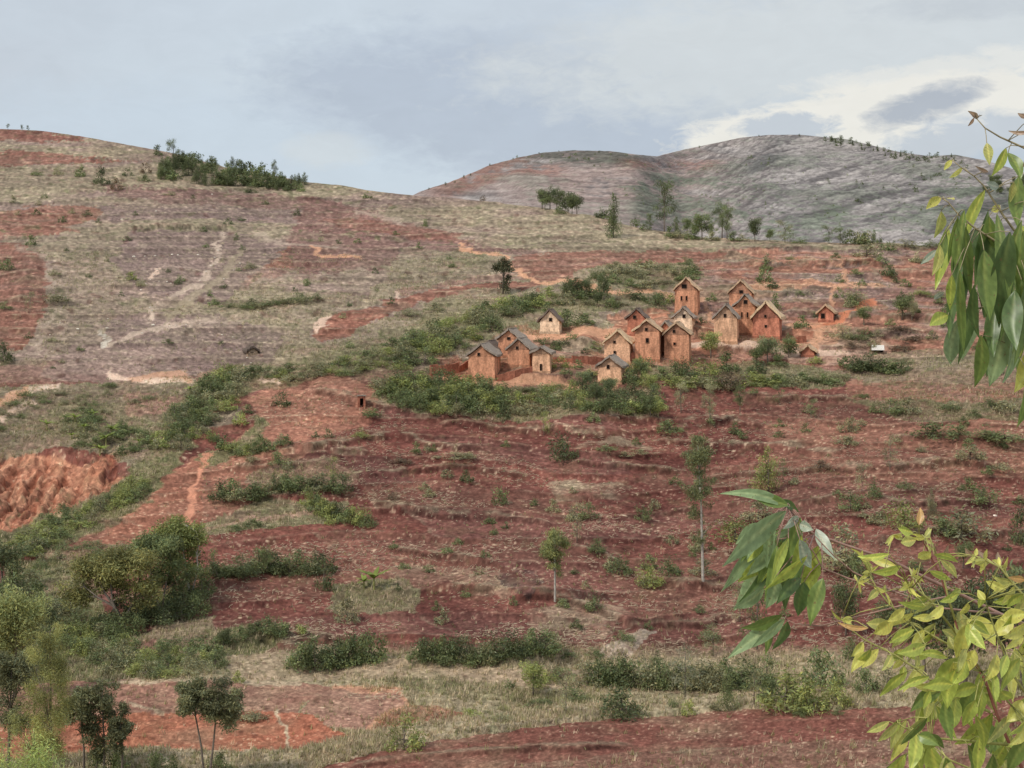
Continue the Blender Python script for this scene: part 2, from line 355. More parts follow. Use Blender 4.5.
# (paths are laid at the end)
# grey dead brush and ash
poly([(495, 570), (530, 566), (545, 585), (530, 600), (508, 592)], A(84, 72, 70), 0.3, 0.9)
poly([(575, 478), (640, 482), (620, 500), (555, 498), (548, 482)], C_STRAW * 0.6, 0.35, 0.6)
poly([(400, 560), (500, 566), (510, 600), (420, 590), (380, 575)], C_STRAW * 0.45 + C_DEEP * 0.4, 0.3, 0.6)
poly([(600, 655), (620, 640), (645, 626), (658, 628), (640, 650), (625, 662)], C_PALE * 0.9, 0.8)
poly([(520, 610), (600, 600), (640, 620), (600, 640), (540, 630)], C_STRAW * 0.5 + C_DEEP * 0.4, 0.2, 0.9)
# banks of the red fields
for b in ([(214, 503), (300, 497), (345, 494)], [(205, 575), (260, 566), (330, 560)], [(215, 645), (300, 642), (345, 640)],
          [(250, 455), (330, 446), (370, 440)], [(225, 470), (300, 462), (350, 458)], [(300, 395), (350, 402), (420, 418), (480, 422)],
          [(345, 470), (400, 474), (470, 470), (540, 478)], [(360, 500), (430, 516), (500, 520), (560, 528)], [(430, 425), (520, 430), (600, 436), (640, 448)],
          [(345, 440), (400, 436), (430, 446), (500, 452)], [(240, 452), (270, 445), (380, 452)], [(380, 545), (440, 556), (500, 562)],
          [(550, 420), (600, 424), (700, 420), (780, 428)], [(640, 440), (720, 444), (800, 452), (860, 456)], [(700, 480), (760, 475), (850, 466), (1000, 462)],
          [(560, 460), (620, 466), (690, 474)], [(560, 540), (600, 556), (640, 580), (700, 590), (860, 588)], [(640, 620), (700, 622), (760, 616)],
          [(500, 596), (560, 600), (640, 625), (655, 640)], [(420, 588), (500, 592), (508, 600)], [(780, 505), (850, 500), (900, 508), (1000, 500)],
          [(720, 400), (800, 398), (860, 402)], [(880, 440), (940, 438), (1060, 446)], [(860, 540), (940, 535), (1060, 540)],
          [(740, 316), (800, 312), (860, 318), (960, 316)], [(850, 275), (900, 270), (960, 272)], [(700, 290), (760, 294), (830, 292)], [(735, 268), (800, 266), (900, 262)],
          [(830, 330), (880, 338), (930, 330)], [(500, 357), (560, 362), (604, 362)], [(460, 330), (540, 338)],
          [(700, 252), (800, 250), (920, 252)], [(20, 262), (50, 262)], [(0, 280), (48, 279)], [(0, 298), (48, 297)], [(120, 228), (200, 226), (255, 232)]):
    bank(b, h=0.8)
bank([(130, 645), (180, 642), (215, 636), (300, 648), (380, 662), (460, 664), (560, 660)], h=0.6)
# worn red yards and cut earth between the houses
for q_ in ([(498, 372), (500, 362), (560, 366), (600, 364), (604, 368), (560, 374)], [(560, 332), (620, 326), (632, 336), (600, 342), (562, 338)], [(690, 318), (716, 326), (714, 346), (690, 342)], [(626, 352), (640, 360), (640, 366), (618, 366)],
           [(606, 318), (672, 314), (672, 330), (628, 334)], [(688, 342), (716, 346), (716, 356), (690, 356)], [(776, 330), (806, 326), (812, 340), (782, 344)]):
    poly(q_, C_BRIGHT * 0.8 + C_ORANGE * 0.15, 0.8, 0.5, grass=0.0)
for q_ in ([(640, 333), (700, 330), (716, 336)], [(560, 342), (604, 344)], [(690, 350), (735, 353), (790, 355)], [(606, 318), (640, 314), (672, 316)], [(500, 378), (560, 382), (600, 380)], [(575, 352), (604, 352)], [(780, 330), (812, 336)]):
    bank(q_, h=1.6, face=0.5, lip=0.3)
# ---- valley floor
poly([(225, 655), (330, 650), (420, 665), (560, 668), (720, 680), (880, 690), (720, 700), (600, 690), (500, 684), (350, 678), (230, 680)], C_STRAW * 0.6 + C_RED * 0.3, 0.8, grass=0.35)
poly([(360, 680), (440, 676), (520, 690), (640, 700), (600, 708), (520, 704), (420, 690)], C_GREEN, 0.6, grass=1.0)
poly([(-60, 690), (90, 682), (300, 680), (330, 686), (300, 700), (300, 718), (120, 722), (-60, 735)], C_MAUVE * 0.2 + C_RED * 0.8, 0.95, grass=0.1)
poly([(-60, 730), (120, 716), (300, 712), (335, 724), (352, 735), (300, 748), (130, 748), (-60, 770)], C_BRIGHT * np.array([1, 0.92, 0.88]), 1.0, grass=0.05)
poly([(308, 692), (335, 686), (398, 690), (412, 703), (385, 714), (365, 728), (330, 722), (302, 712)], C_RED * 0.6 + C_PINK * 0.4, 0.95, grass=0.1)
poly([(410, 702), (440, 704), (468, 712), (450, 722), (370, 730), (385, 716)], C_BRIGHT * 0.9, 0.85)
pline([(330, 686), (398, 690), (411, 702), (385, 715), (366, 729)], 2.5, A(214, 160, 130), 0.9)
pline([(110, 686), (200, 680), (300, 683)], 3, C_STRAW, 0.7)
pline([(275, 712), (285, 726), (290, 745)], 2, C_STRAW, 0.8); pline([(128, 706), (160, 716)], 2.5, C_STRAW, 0.6)
poly([(-60, 772), (120, 750), (300, 746), (360, 732), (480, 712), (600, 705), (620, 715), (480, 738), (330, 765), (280, 800), (-60, 800)], C_STRAW * 0.5 + C_OLIVE * 0.45, 0.85, grass=0.9)
poly([(250, 800), (330, 764), (400, 750), (480, 736), (600, 722), (720, 712), (860, 708), (960, 700), (1100, 690), (1100, 728), (960, 735), (800, 742), (640, 752), (520, 764), (480, 800)], C_DEEP * 0.85 + C_RED * 0.12, 0.95, grass=0.03)
pline([(330, 758), (420, 742), (500, 726), (570, 718)], 2.5, C_STRAW * 0.9, 0.7)
poly([(560, 706), (700, 700), (1100, 680), (1100, 692), (880, 702), (720, 711), (600, 716)], C_STRAW * 0.6 + C_GREEN * 0.3, 0.7, grass=0.8)
poly([(480, 800), (520, 764), (640, 752), (800, 742), (1100, 722), (1100, 800)], C_OLIVE * 0.25 + C_DEEP * 0.78, 0.9, 0.8, grass=0.13)
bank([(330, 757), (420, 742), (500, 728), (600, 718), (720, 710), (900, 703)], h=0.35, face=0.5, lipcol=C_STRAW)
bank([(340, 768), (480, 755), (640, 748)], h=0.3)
# furrows and streaks everywhere, finer mottling
def jig(seed, sx, sy):
    """fine random litter, correlated over a few decimetres"""
    r = np.random.default_rng(seed).normal(size=PX.shape)
    kx = np.exp(-(np.arange(-4, 5) / sx) ** 2); kx /= np.sqrt((kx ** 2).sum())
    ky = np.exp(-(np.arange(-4, 5) / sy) ** 2); ky /= np.sqrt((ky ** 2).sum())
    o = sum(kx[k + 4] * np.roll(r, k, 1) for k in range(-4, 5)); o = sum(ky[k + 4] * np.roll(o, k, 0) for k in range(-4, 5)); return o
j1 = jig(1, 0.9, 0.6); j2 = jig(2, 1.9, 0.8); j3 = jig(3, 2.2, 1.6); j4 = jig(4, 3.0, 2.0)
# grass and weeds creep over the soil, soil shows through the grass
_soil = np.clip(1 - GR * 1.3, 0, 1)
patch = fbm(XX / 9, ZZ / 1.1, 54, 4, 0.6)
hi = sm(420, 330, PY)
blend(np.clip(sm(0.16, 0.24, patch + 0.05 * j2) * _soil * (0.08 + 0.14 * hi) * (1 - 0.7 * val), 0, 1), C_OLIVE * 0.9)
blend(np.clip(sm(0.14, 0.22, -patch + 0.05 * j2) * (1 - _soil) * 0.45 * (1 - 0.6 * val), 0, 1), C_MAUVE * 0.55 + C_RED * 0.35)
p2 = fbm(XX / 5, ZZ / 0.9, 55, 3, 0.6)
blend(np.clip(sm(0.12, 0.4, p2 + 0.15 * j3) * (0.15 + 0.75 * GR) * 0.7, 0, 1), C_GREEND * 1.05)
CC *= (1 + 0.12 * n_d + 0.06 * n_c + 0.04 * n_b)[..., None]
CC *= (1 + 0.26 * (tone - 0.5) * (1 - val))[..., None]
_u = (up * (1 - GR) * 0.10)[..., None]; CC[:] = CC * (1 - _u) + C_OLIVE * 0.95 * _u
CC *= (1 - 0.50 * np.clip(riser * tm, 0, 1) * sm(-0.4, 0.1, n_c))[..., None]  # terrace risers: dark earth plus a painted shadow line
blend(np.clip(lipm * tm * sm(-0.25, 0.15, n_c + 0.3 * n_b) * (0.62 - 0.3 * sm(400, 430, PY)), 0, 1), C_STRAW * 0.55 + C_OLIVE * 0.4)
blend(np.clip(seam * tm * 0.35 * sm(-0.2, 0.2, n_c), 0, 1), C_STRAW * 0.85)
_furq = 0
_fur = np.sin((ZZ + 0.5 * fbm(XX / 12, DD / 12, 51, 2)) * 2 * math.pi / 0.62)
CC *= (1 + 0.10 * _fur * _soil * sm(-0.1, 0.2, n_a))[..., None]
# straw litter on the bare fields, clods, weed specks
_f3 = np.sin((ZZ + 0.25 * XX / 10 + 0.6 * fbm(XX / 20, DD / 20, 57, 2)) * 2 * math.pi / 1.25)
CC *= (1 + 0.13 * _f3 * _soil * np.clip(up + right_up, 0, 1) * sm(230, 250, PY))[..., None]
_lz = sm(-0.15, 0.25, fbm(XX / 12, DD / 10, 56, 3))
blend(np.clip(sm(1.2, 2.8, j1 + 0.5 * j2) * (0.10 + 0.9 * _lz) * 0.5 * (0.25 + 0.75 * sm(380, 420, PY)) * (0.3 + 0.7 * _soil), 0, 1), C_STRAW * 0.95)
blend(np.clip(sm(1.3, 2.6, j3) * (0.10 + GR) * 0.8, 0, 1), C_GREEND * 0.8)
blend(np.clip(sm(1.5, 2.6, j4) * 0.5, 0, 1), C_DEEP2 * 0.6)
CC *= np.exp(0.13 * j1 + 0.11 * j2)[..., None]
# village and hillside paths
pline([(0, 400), (28, 392), (60, 386)], 5, C_PATH, 0.9); pline([(-20, 402), (10, 398), (30, 391)], 6, C_ORANGE, 0.8)
pline([(108, 374), (130, 378), (158, 380), (188, 382)], 3.6, C_PATH, 0.9); pline([(130, 378), (184, 373), (186, 382)], 5, C_ORANGE, 0.6)
pline([(0, 418), (15, 408), (35, 401)], 3.5, C_PATH, 0.8)
pline([(205, 455), (200, 480), (196, 500), (188, 520)], 4, A(214, 150, 122), 0.95)
pline([(258, 378), (280, 382)], 3, C_PATH, 0.9)
pline([(222, 235), (216, 262), (203, 280), (175, 296), (150, 310), (148, 320)], 4, C_PALE * 1.15, 0.75, breakup=0.35)
pline([(240, 253), (225, 275), (180, 305), (168, 325)], 5, C_OLIVE * 1.15, 0.6)
pline([(20, 247), (45, 258), (52, 290), (60, 312), (40, 335), (30, 350)], 3.5, C_PALE * 0.9, 0.6, breakup=0.4)
pline([(110, 345), (150, 332), (215, 322), (240, 320)], 2.5, C_PALE * 1.2, 0.6, breakup=0.3)
pline([(160, 268), (148, 282), (140, 292)], 3, C_PATH, 0.8, breakup=0.3)
pline([(104, 330), (106, 345)], 4, A(220, 208, 190), 0.8, breakup=0.4)
pline([(255, 235), (300, 244), (340, 246)], 3, C_PALE, 0.5)
pline([(312, 246), (322, 254), (360, 258)], 3, C_ORANGE, 0.9)
pline([(355, 211), (380, 217), (405, 222)], 3, C_PALE * 1.1, 0.5)
pline([(460, 245), (475, 250), (500, 256), (520, 272), (540, 282), (560, 280), (620, 292), (650, 288)], 3, C_ORANGE * 1.1, 0.85)
pline([(395, 296), (396, 291)], 3, C_PATH, 0.8); pline([(318, 325), (330, 314)], 4, C_PATH, 0.8)
pline([(525, 337), (560, 336), (600, 331), (635, 334)], 5, C_ORANGE * 1.05, 0.9)
pline([(655, 292), (700, 300), (720, 330)], 4, C_ORANGE, 0.6)
pline([(690, 345), (735, 350), (790, 352), (850, 350)], 5, C_PATH * 0.9, 0.8)
pline([(810, 326), (840, 318), (862, 308), (874, 302)], 3.5, A(204, 130, 98), 0.9)
pline([(814, 322), (818, 345)], 8, C_ORANGE, 0.6)
pline([(843, 265), (846, 278), (832, 290), (834, 305)], 2.5, C_ORANGE, 0.7)
pline([(436, 376), (480, 384), (530, 382), (600, 390), (612, 386)], 4, C_ORANGE, 0.75)
pline([(520, 450), (560, 446), (610, 440), (650, 448)], 3, C_STRAW * 0.8, 0.5, breakup=0.3)
CC *= np.exp(0.06 * j1 + 0.05 * j3)[..., None]
CC = np.clip(CC, 0.01, 0.8)
DZ += 0.30 * n_a + 0.16 * n_b + 0.07 * n_c + 0.05 * _fur * _soil * 0.3
DZ *= sm(-200, -60, PX) * sm(1250, 1100, PX) * 0.999 + 0.001

ZF = ZZ + DZ
def ground(px, py):
    """the point of the hillside seen at this place of the survey"""
    c = float(np.interp(px, cols, np.arange(NC))); cr = float(crest(px))
    r = (py - 800) / (cr - 800) * (NR - 1); r = min(max(r, 0), NR - 1.001); c = min(max(c, 0), NC - 1.001)
    i, j = int(r), int(c); a, b = r - i, c - j
    def bl(M): return (M[i, j] * (1 - a) + M[i + 1, j] * a) * (1 - b) + (M[i, j + 1] * (1 - a) + M[i + 1, j + 1] * a) * b
    return Vector((bl(XX), bl(DD), bl(ZF) + EYE))
def pxsize(D): return D / F          # metres per 1/1024 of the frame width at that distance

# rows nearer than the frame and beyond the crest
def wd(D): return np.where(D > 60, D, 60 - (60 - D) * 0.55)
NEARD = np.array([90, 84, 76, 68, 60, 52, 44, 36, 28, 20, 14, 9, 5, 2, -2, -10, -30, -80, -200, -600, -2500], float)
near_rows = []
u = (cols - PX0) / F
D0 = DD[0]; Z0 = ZF[0]
for d in NEARD:
    dd = d * (D0 / 94.0) if d > 0 else np.full(NC, d)
    zc = np.interp(d, [-2500, -30, -2, 2, 5, 14, 28, 52, 76, 94], [20, -1.0, -1.75, -1.85, -3.6, -8.2, -14.5, -23, -29, -32.6])
    k = sm(94, 60, d)
    zr = (Z0 + (zc + 32.6)) * (1 - k) + zc * k
    z2 = zr + (0.5 * fbm(cols / 30, d / 6 + 0 * cols, 61, 3) if 8 < d < 90 else 0)
    near_rows.append((u * wd(dd), dd, np.minimum(z2, -0.345 * np.maximum(d, 0) - 1.2) if d > 5 else z2))
far_rows = []
Dc = DD[-1]; Zc = ZF[-1]; slope = (PY0 - crest(cols)) / F
for e in (2, 5, 9, 14, 20, 30, 45, 70, 100, 150, 220, 320, 430):
    far_rows.append((u * (Dc + e), Dc + e, Zc + slope * e - np.minimum(0.010 * e * e, 0.16 * e + 2) - (0.0 if e < 9 else 0.0)))
X = np.vstack([r[0] for r in near_rows[::-1]] + [XX] + [r[0] for r in far_rows])
Y = np.vstack([r[1] for r in near_rows[::-1]] + [DD] + [r[1] for r in far_rows])
Z = np.vstack([r[2] for r in near_rows[::-1]] + [ZF] + [r[2] for r in far_rows])
nn, nf = len(near_rows), len(far_rows)
Cg = C_OLIVE * 0.7 + C_GREEND * 0.3
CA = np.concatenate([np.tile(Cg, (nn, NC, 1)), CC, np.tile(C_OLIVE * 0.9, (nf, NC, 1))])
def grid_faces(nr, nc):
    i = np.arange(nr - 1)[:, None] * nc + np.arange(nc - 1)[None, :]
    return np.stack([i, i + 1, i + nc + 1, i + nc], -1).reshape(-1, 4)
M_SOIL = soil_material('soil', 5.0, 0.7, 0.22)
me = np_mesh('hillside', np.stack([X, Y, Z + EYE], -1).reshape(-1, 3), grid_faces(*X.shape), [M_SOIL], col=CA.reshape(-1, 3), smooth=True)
tag(link(bpy.data.objects.new('hillside', me)), kind='structure')

# ------------------------------------------------------------------ the bare mountain behind
_m = [(-3000, 235), (0, 236), (300, 225), (390, 205), (420, 192), (450, 182), (490, 165), (520, 157), (545, 152), (575, 150), (610, 151), (635, 154), (657, 156),
      (700, 146), (740, 138), (770, 135), (800, 135), (822, 137), (850, 140), (875, 146), (900, 152), (930, 156), (955, 155), (985, 160), (1024, 172), (1100, 190), (1500, 180), (4000, 200)]
mcols = np.concatenate([np.linspace(-2600, 330, 60, endpoint=False), np.arange(330, 1110, 1.3), np.linspace(1110, 4000, 50)])
MR = 170
mc = np.interp(mcols, *zip(*_m))
mt_ = np.linspace(0, 1, MR)
MX = np.repeat(mcols[None], MR, 0); MY = 275 + (mc[None] - 275) * mt_[:, None]
MD = np.interp(MY, [130, 150, 170, 200, 230, 275], [1750, 1600, 1450, 1230, 1050, 860]) * (1 + 0.05 * fbm(MX / 120, MY / 60, 71, 3))
near_knoll = sm(690, 630, MX) * 0.18
MD = MD * (1 - near_knoll)
mx = (MX - PX0) / F * MD; mz = (PY0 - MY) / F * MD
# tilted rock slabs: ridges run down to the right on the right half
an = sm(660, 780, MX)
uu = mx * 0.9 + mz * 1.6 * an; vv = mz - 0.30 * mx * an
sl1 = fbm(uu / 130, vv / 9, 72, 4); sl2 = fbm(mx / 90, mz / 26, 73, 4); sl3 = fbm(uu / 26, vv / 2.4, 74, 5, 0.7); hf = fbm(mx / 9, mz / 3, 75, 3)
mj = np.random.default_rng(9).normal(size=MX.shape); mj = (np.roll(mj, 1, 1) + mj * 1.3 + np.roll(mj, -1, 1)) / 1.9
rid = 1 - np.abs(sl1) * 2.2
mdz = (rid - 0.6) * 0.35 + sl2 * 4.2 + sl3 * 0.8 + hf * 0.9
env = sm(0.0, 0.06, 1 - mt_)[:, None]
MZ = mz + mdz * (0.25 + 0.75 * env)
K_ROCK = B_(153, 145, 140); K_ROCKD = B_(112, 106, 104); K_PINK = B_(154, 133, 125); K_VEG = B_(108, 114, 98); K_DRED = B_(134, 98, 86)  # rock and scrub tones, slightly greyed by aerial haze put into the colour
f = sm(-0.25, 0.25, sl1 * 0.7 + sl3 * 0.5 + hf * 0.3)[..., None]
MC = K_ROCKD + (K_ROCK - K_ROCKD) * f
lf = (sm(800, 640, MX) * sm(-0.3, 0.1, sl2 + 0.1))[..., None]; MC = MC * (1 - lf * 0.6) + K_PINK * lf * 0.6
def mblend(x0, x1, y0, y1, col, a, thr=-0.1, sk=0.0):
    global MC
    yy = MY - sk * (MX - (x0 + x1) / 2)
    m = sm(x0 - 12, x0 + 12, MX) * sm(x1 + 12, x1 - 12, MX) * sm(y0 - 4, y0 + 3, yy) * sm(y1 + 4, y1 - 3, yy) * sm(thr - 0.1, thr + 0.15, sl2 + hf * 0.7 + sl3 * 0.4) * a
    MC = MC * (1 - m[..., None]) + np.asarray(col) * m[..., None]
mblend(505, 645, 148, 164, B_(86, 86, 78), 0.85, -0.25, 0.02)
mblend(430, 500, 172, 192, K_DRED, 0.5, -0.3, -0.3)
mblend(450, 530, 165, 182, K_DRED, 0.6, -0.2, -0.3)
mblend(520, 565, 164, 176, A(150, 100, 84), 0.5, -0.4)
mblend(620, 720, 160, 170, A(140, 96, 84), 0.55, -0.2)
mblend(560, 690, 170, 200, K_PINK, 0.5, -0.3)
mblend(600, 780, 178, 190, K_VEG, 0.6, 0.0); mblend(690, 780, 195, 235, K_VEG, 0.5, 0.0); mblend(740, 930, 205, 245, K_VEG, 0.5, 0.05)
mblend(630, 660, 185, 225, A(88, 98, 82), 0.6, -0.15); mblend(820, 850, 205, 222, K_VEG * 0.85, 0.8, -0.2); mblend(930, 1100, 176, 215, A(70, 82, 66), 0.6, 0.0)
mblend(650, 980, 140, 245, K_VEG * 0.95, 0.5, 0.12); mblend(450, 700, 160, 230, K_VEG, 0.35, 0.15)
mblend(745, 780, 145, 170, A(92, 90, 90), 0.7, -0.1, -0.5)
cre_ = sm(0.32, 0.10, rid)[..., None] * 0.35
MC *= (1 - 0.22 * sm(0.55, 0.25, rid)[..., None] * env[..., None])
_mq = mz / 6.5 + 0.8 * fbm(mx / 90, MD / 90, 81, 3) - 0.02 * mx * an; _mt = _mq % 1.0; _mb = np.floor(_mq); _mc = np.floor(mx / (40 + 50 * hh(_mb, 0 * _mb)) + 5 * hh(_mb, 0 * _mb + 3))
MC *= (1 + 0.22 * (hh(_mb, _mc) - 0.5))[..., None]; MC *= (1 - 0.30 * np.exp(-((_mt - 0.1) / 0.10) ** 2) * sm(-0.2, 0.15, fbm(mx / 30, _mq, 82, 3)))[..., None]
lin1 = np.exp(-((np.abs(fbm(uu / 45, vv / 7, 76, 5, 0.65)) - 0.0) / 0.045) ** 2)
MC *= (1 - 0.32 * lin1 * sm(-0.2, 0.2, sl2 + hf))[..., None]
MC = np.clip(MC * ((1 + 0.22 * hf + 0.28 * sl3) * np.exp(0.10 * mj))[..., None], 0.01, 0.7)
bx, by, bz = [], [], []
for e in (15, 40, 90, 200, 500, 1500, 9000):
    bx.append(mx[-1] * (1 + e / MD[-1])); by.append(MD[-1] + e); bz.append(MZ[-1] + (PY0 - mc) / F * e - np.minimum(0.004 * e * e, 0.25 * e))
zb = np.vstack(bz); zb = np.maximum(zb, -60)
mX = np.vstack([mx] + bx); mY = np.vstack([MD] + by); mZ = np.vstack([MZ, zb])
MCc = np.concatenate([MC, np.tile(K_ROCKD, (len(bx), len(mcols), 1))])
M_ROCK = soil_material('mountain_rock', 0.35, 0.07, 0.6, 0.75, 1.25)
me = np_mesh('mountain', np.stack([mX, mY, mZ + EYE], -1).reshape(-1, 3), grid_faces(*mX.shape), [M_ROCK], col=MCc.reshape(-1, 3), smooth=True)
tag(link(bpy.data.objects.new('mountain', me)), kind='structure')
def mountain(px, py):
    c = int(np.clip(np.interp(px, mcols, np.arange(len(mcols))), 0, len(mcols) - 1))
    r = (py - 275) / (mc[c] - 275) * (MR - 1); r = int(min(max(round(r), 0), MR - 1))
    return Vector((mx[r, c], MD[r, c], MZ[r, c] + EYE))
# ------------------------------------------------------------------ mud brick houses
def obj_col_material(name, base, s1, amp, s2=0.0, amp2=0.2, bump=0.02, stretch=None, rough=0.95, wave=0.0):
    """colour of the object (its own tint) times noise in the object's own space"""
    m, nt, b = new_mat(name); b.inputs['Roughness'].default_value = rough; b.inputs['Specular IOR Level'].default_value = 0.05
    oi = N(nt, 'ShaderNodeObjectInfo'); tc = N(nt, 'ShaderNodeTexCoord')
    va = N(nt, 'ShaderNodeVectorMath', operation='ADD'); nt.links.new(tc.outputs['Object'], va.inputs[0]); nt.links.new(oi.outputs['Location'], va.inputs[1])
    vec = va.outputs[0]
    if stretch:
        mp = N(nt, 'ShaderNodeMapping'); mp.inputs['Scale'].default_value = stretch; nt.links.new(vec, mp.inputs[0]); vec2 = mp.outputs[0]
    else: vec2 = vec
    n1 = noise_node(nt, s1, 4, 0.65, vec2); n2 = noise_node(nt, s2 or s1 * 4, 3, 0.6, vec)
    f = N(nt, 'ShaderNodeMath', operation='MULTIPLY')
    nt.links.new(ramp(nt, n1, 0.3, 0.7, 1 - amp, 1 + amp), f.inputs[0]); nt.links.new(ramp(nt, n2, 0.3, 0.7, 1 - amp2, 1 + amp2), f.inputs[1])
    c = rgbmul(nt, mixrgb(nt, base, oi.outputs['Color'], 1.0, 'MULTIPLY'), f.outputs[0])
    nt.links.new(c, b.inputs['Base Color'])
    bp = N(nt, 'ShaderNodeBump'); bp.inputs['Distance'].default_value = bump; nt.links.new(n2, bp.inputs['Height']); nt.links.new(bp.outputs[0], b.inputs['Normal'])
    return m
M_MUD = obj_col_material('mud_wall', (1, 1, 1), 0.8, 0.42, 3.6, 0.26, 0.06, stretch=(1.6, 1.6, 0.5))
M_THATCH = obj_col_material('thatch', (1, 1, 1), 5.0, 0.28, 14.0, 0.25, 0.06, stretch=(0.6, 3.0, 0.6))
M_DARK, _n, _b = new_mat('dark_interior'); _b.inputs['Base Color'].default_value = (0.012, 0.008, 0.007, 1)
M_WOOD = obj_col_material('old_wood', (0.16, 0.10, 0.07), 6.0, 0.3)
def colr(o, c): o.color = (float(c[0]), float(c[1]), float(c[2]), 1.0); return o
H_OR = B_(192, 139, 110); H_RED = B_(176, 116, 94); H_TAN = B_(210, 166, 134); H_CREAM = B_(226, 196, 166)
R_TAN = B_(198, 168, 138); R_GREY = B_(150, 137, 125); R_DARK = B_(118, 104, 95); R_BEIGE = B_(212, 184, 150)

def house(px, py, wpx, eave, peak, yaw, wall, roof, label, openings, L=4.6, over=0.42, thick=0.34, side=None, stain=None, name='mud_house', sag=0.08, door=None, cat='house'):
    """px,py: middle of the foot of the gable wall; eave, peak: image rows of both"""
    g = ground(px, py); D = g.y; k = D / F
    r = math.radians(yaw * 0.62); th = -(math.atan((px - PX0) / F) + r)
    w = wpx * k / math.cos(r); hw = w / 2
    he = (py - eave) * k; hp = (py - peak) * k; dn = 1.6
    t = empty(name, g, th); tag(t, label, cat, 'mud brick houses of the hillside village')
    rr = random.Random(int(px * 7 + py))
    # walls with slightly uneven faces
    m = MB(); nx, nz = 6, 7
    def wob(a, b): return 0.03 * math.sin(a * 3.1 + px) + 0.03 * math.sin(b * 2.3 + py)
    ring = [(-hw, 0), (hw, 0), (hw, L), (-hw, L)]
    zs = [-dn] + [he * i / nz for i in range(nz + 1)]
    def flare(z): return 0.10 * max(0, 1 - (z + dn) / (he + dn))
    seg = []
    for a in range(4):
        p, q = ring[a], ring[(a + 1) % 4]
        for i in range(nx): seg.append((p[0] + (q[0] - p[0]) * i / nx, p[1] + (q[1] - p[1]) * i / nx))
    n = len(seg); vs = []
    for z in zs:
        fl = 1 + flare(z) / hw
        for (x, y) in seg: vs.append((x * fl + wob(z, y) * 0.6, (y - L / 2) * (1 + flare(z) / L) + L / 2 + wob(x, z) * 0.6, z))
    fs = [(i * n + j, i * n + (j + 1) % n, (i + 1) * n + (j + 1) % n, (i + 1) * n + j) for i in range(len(zs) - 1) for j in range(n)]
    m.add(vs, fs)
    gz = hp - 0.05
    for yy in (0.0, L):
        top = [(x, y, z) for (x, y, z) in vs[-n:] if abs(y - yy) < 0.12]
        top = sorted(top)
        m.add(top + [(0, yy, gz)], [tuple(range(len(top) + 1))] if yy == 0 else [tuple(reversed(range(len(top) + 1)))])
    colr(m.build('wall', M_MUD, t), wall)
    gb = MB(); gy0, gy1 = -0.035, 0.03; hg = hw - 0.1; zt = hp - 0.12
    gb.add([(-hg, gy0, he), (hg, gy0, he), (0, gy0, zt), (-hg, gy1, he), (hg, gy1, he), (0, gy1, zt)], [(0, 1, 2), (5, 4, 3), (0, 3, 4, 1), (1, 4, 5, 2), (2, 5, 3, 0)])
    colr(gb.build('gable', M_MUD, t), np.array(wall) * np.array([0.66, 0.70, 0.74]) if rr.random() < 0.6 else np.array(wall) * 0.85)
    # foot of the wall darkened by splashed earth: a low plinth of its own
    pl = MB(); pl.box(-hw - 0.16, hw + 0.16, -0.16, L + 0.16, -dn, 0.28 + 0.1 * rr.random()); colr(pl.build('plinth', M_MUD, t), np.array(wall) * 0.66)
    # roof: two thick slopes with an uneven edge
    sl = (hp - he) / hw; ex = hw + over; rm = MB(); ny = 7; nxr = 4
    for s in (-1, 1):
        g_t = []; g_b = []
        for j in range(ny + 1):
            y = -over * 1.05 + (L + 2.1 * over) * j / ny
            for i in range(nxr + 1):
                u = i / nxr; x = s * ex * u
                z = hp + 0.05 - sl * ex * u * (1 - 0.06 * u) - sag * math.sin(math.pi * j / ny) + 0.05 * math.sin(3 * math.pi * u + j) * u + rr.uniform(-0.07, 0.07) + (0.10 * u * u)
                ed = rr.uniform(-0.14, 0.14) if j in (0, ny) or i == nxr else 0
                g_t.append((x + ed * s, y + ed, z + thick)); g_b.append((x + ed * s, y + ed, z))
        a = nxr + 1; c = (ny + 1) * a
        vs = g_t + g_b; fs = []
        for j in range(ny):
            for i in range(nxr):
                q = (j * a + i, j * a + i + 1, (j + 1) * a + i + 1, (j + 1) * a + i)
                fs.append(q if s > 0 else q[::-1]); q2 = tuple(v + c for v in q[::-1]); fs.append(q2 if s > 0 else q2[::-1])
        for j in range(ny):
            for i in (0, nxr):
                q = (j * a + i, (j + 1) * a + i, (j + 1) * a + i + c, j * a + i + c); fs.append(q)
        for i in range(nxr):
            for j in (0, ny):
                q = (j * a + i, j * a + i + 1, j * a + i + 1 + c, j * a + i + c); fs.append(q)
        rm.add(vs, fs)
    colr(rm.build('roof', M_THATCH, t), roof)
    rb = MB(); rb.tube([(0, -over, hp + thick * 0.9), (0.02, L * 0.3, hp + thick * 0.9 - sag * 0.8), (0, L * 0.7, hp + thick * 0.9 - sag * 0.8), (0, L + over, hp + thick * 0.9)], [0.13] * 4, 6)
    colr(rb.build('ridge', M_THATCH, t), np.array(roof) * 0.85)
    for (ox, oy, ow, oh, kind) in openings:
        x = (ox - px) * k / math.cos(r); z = (py - oy) * k; a = ow * k / 2; b = oh * k / 2
        fr = MB()
        if kind == 'door': z = b + 0.0
        f = 0.05; a *= 0.85; b *= 0.9
        for (x0, x1, z0, z1) in ((x - a - f, x - a, z - b - f, z + b + f), (x + a, x + a + f, z - b - f, z + b + f), (x - a, x + a, z + b, z + b + f), (x - a, x + a, z - b - f, z - b)):
            fr.box(x0, x1, -0.13, 0.05, z0, z1)
        fo = fr.build('door' if kind == 'door' else 'window', M_WOOD if kind != 'mud' else M_MUD, t)
        colr(fo, (1, 1, 1) if kind != 'mud' else np.array(wall) * 0.8)
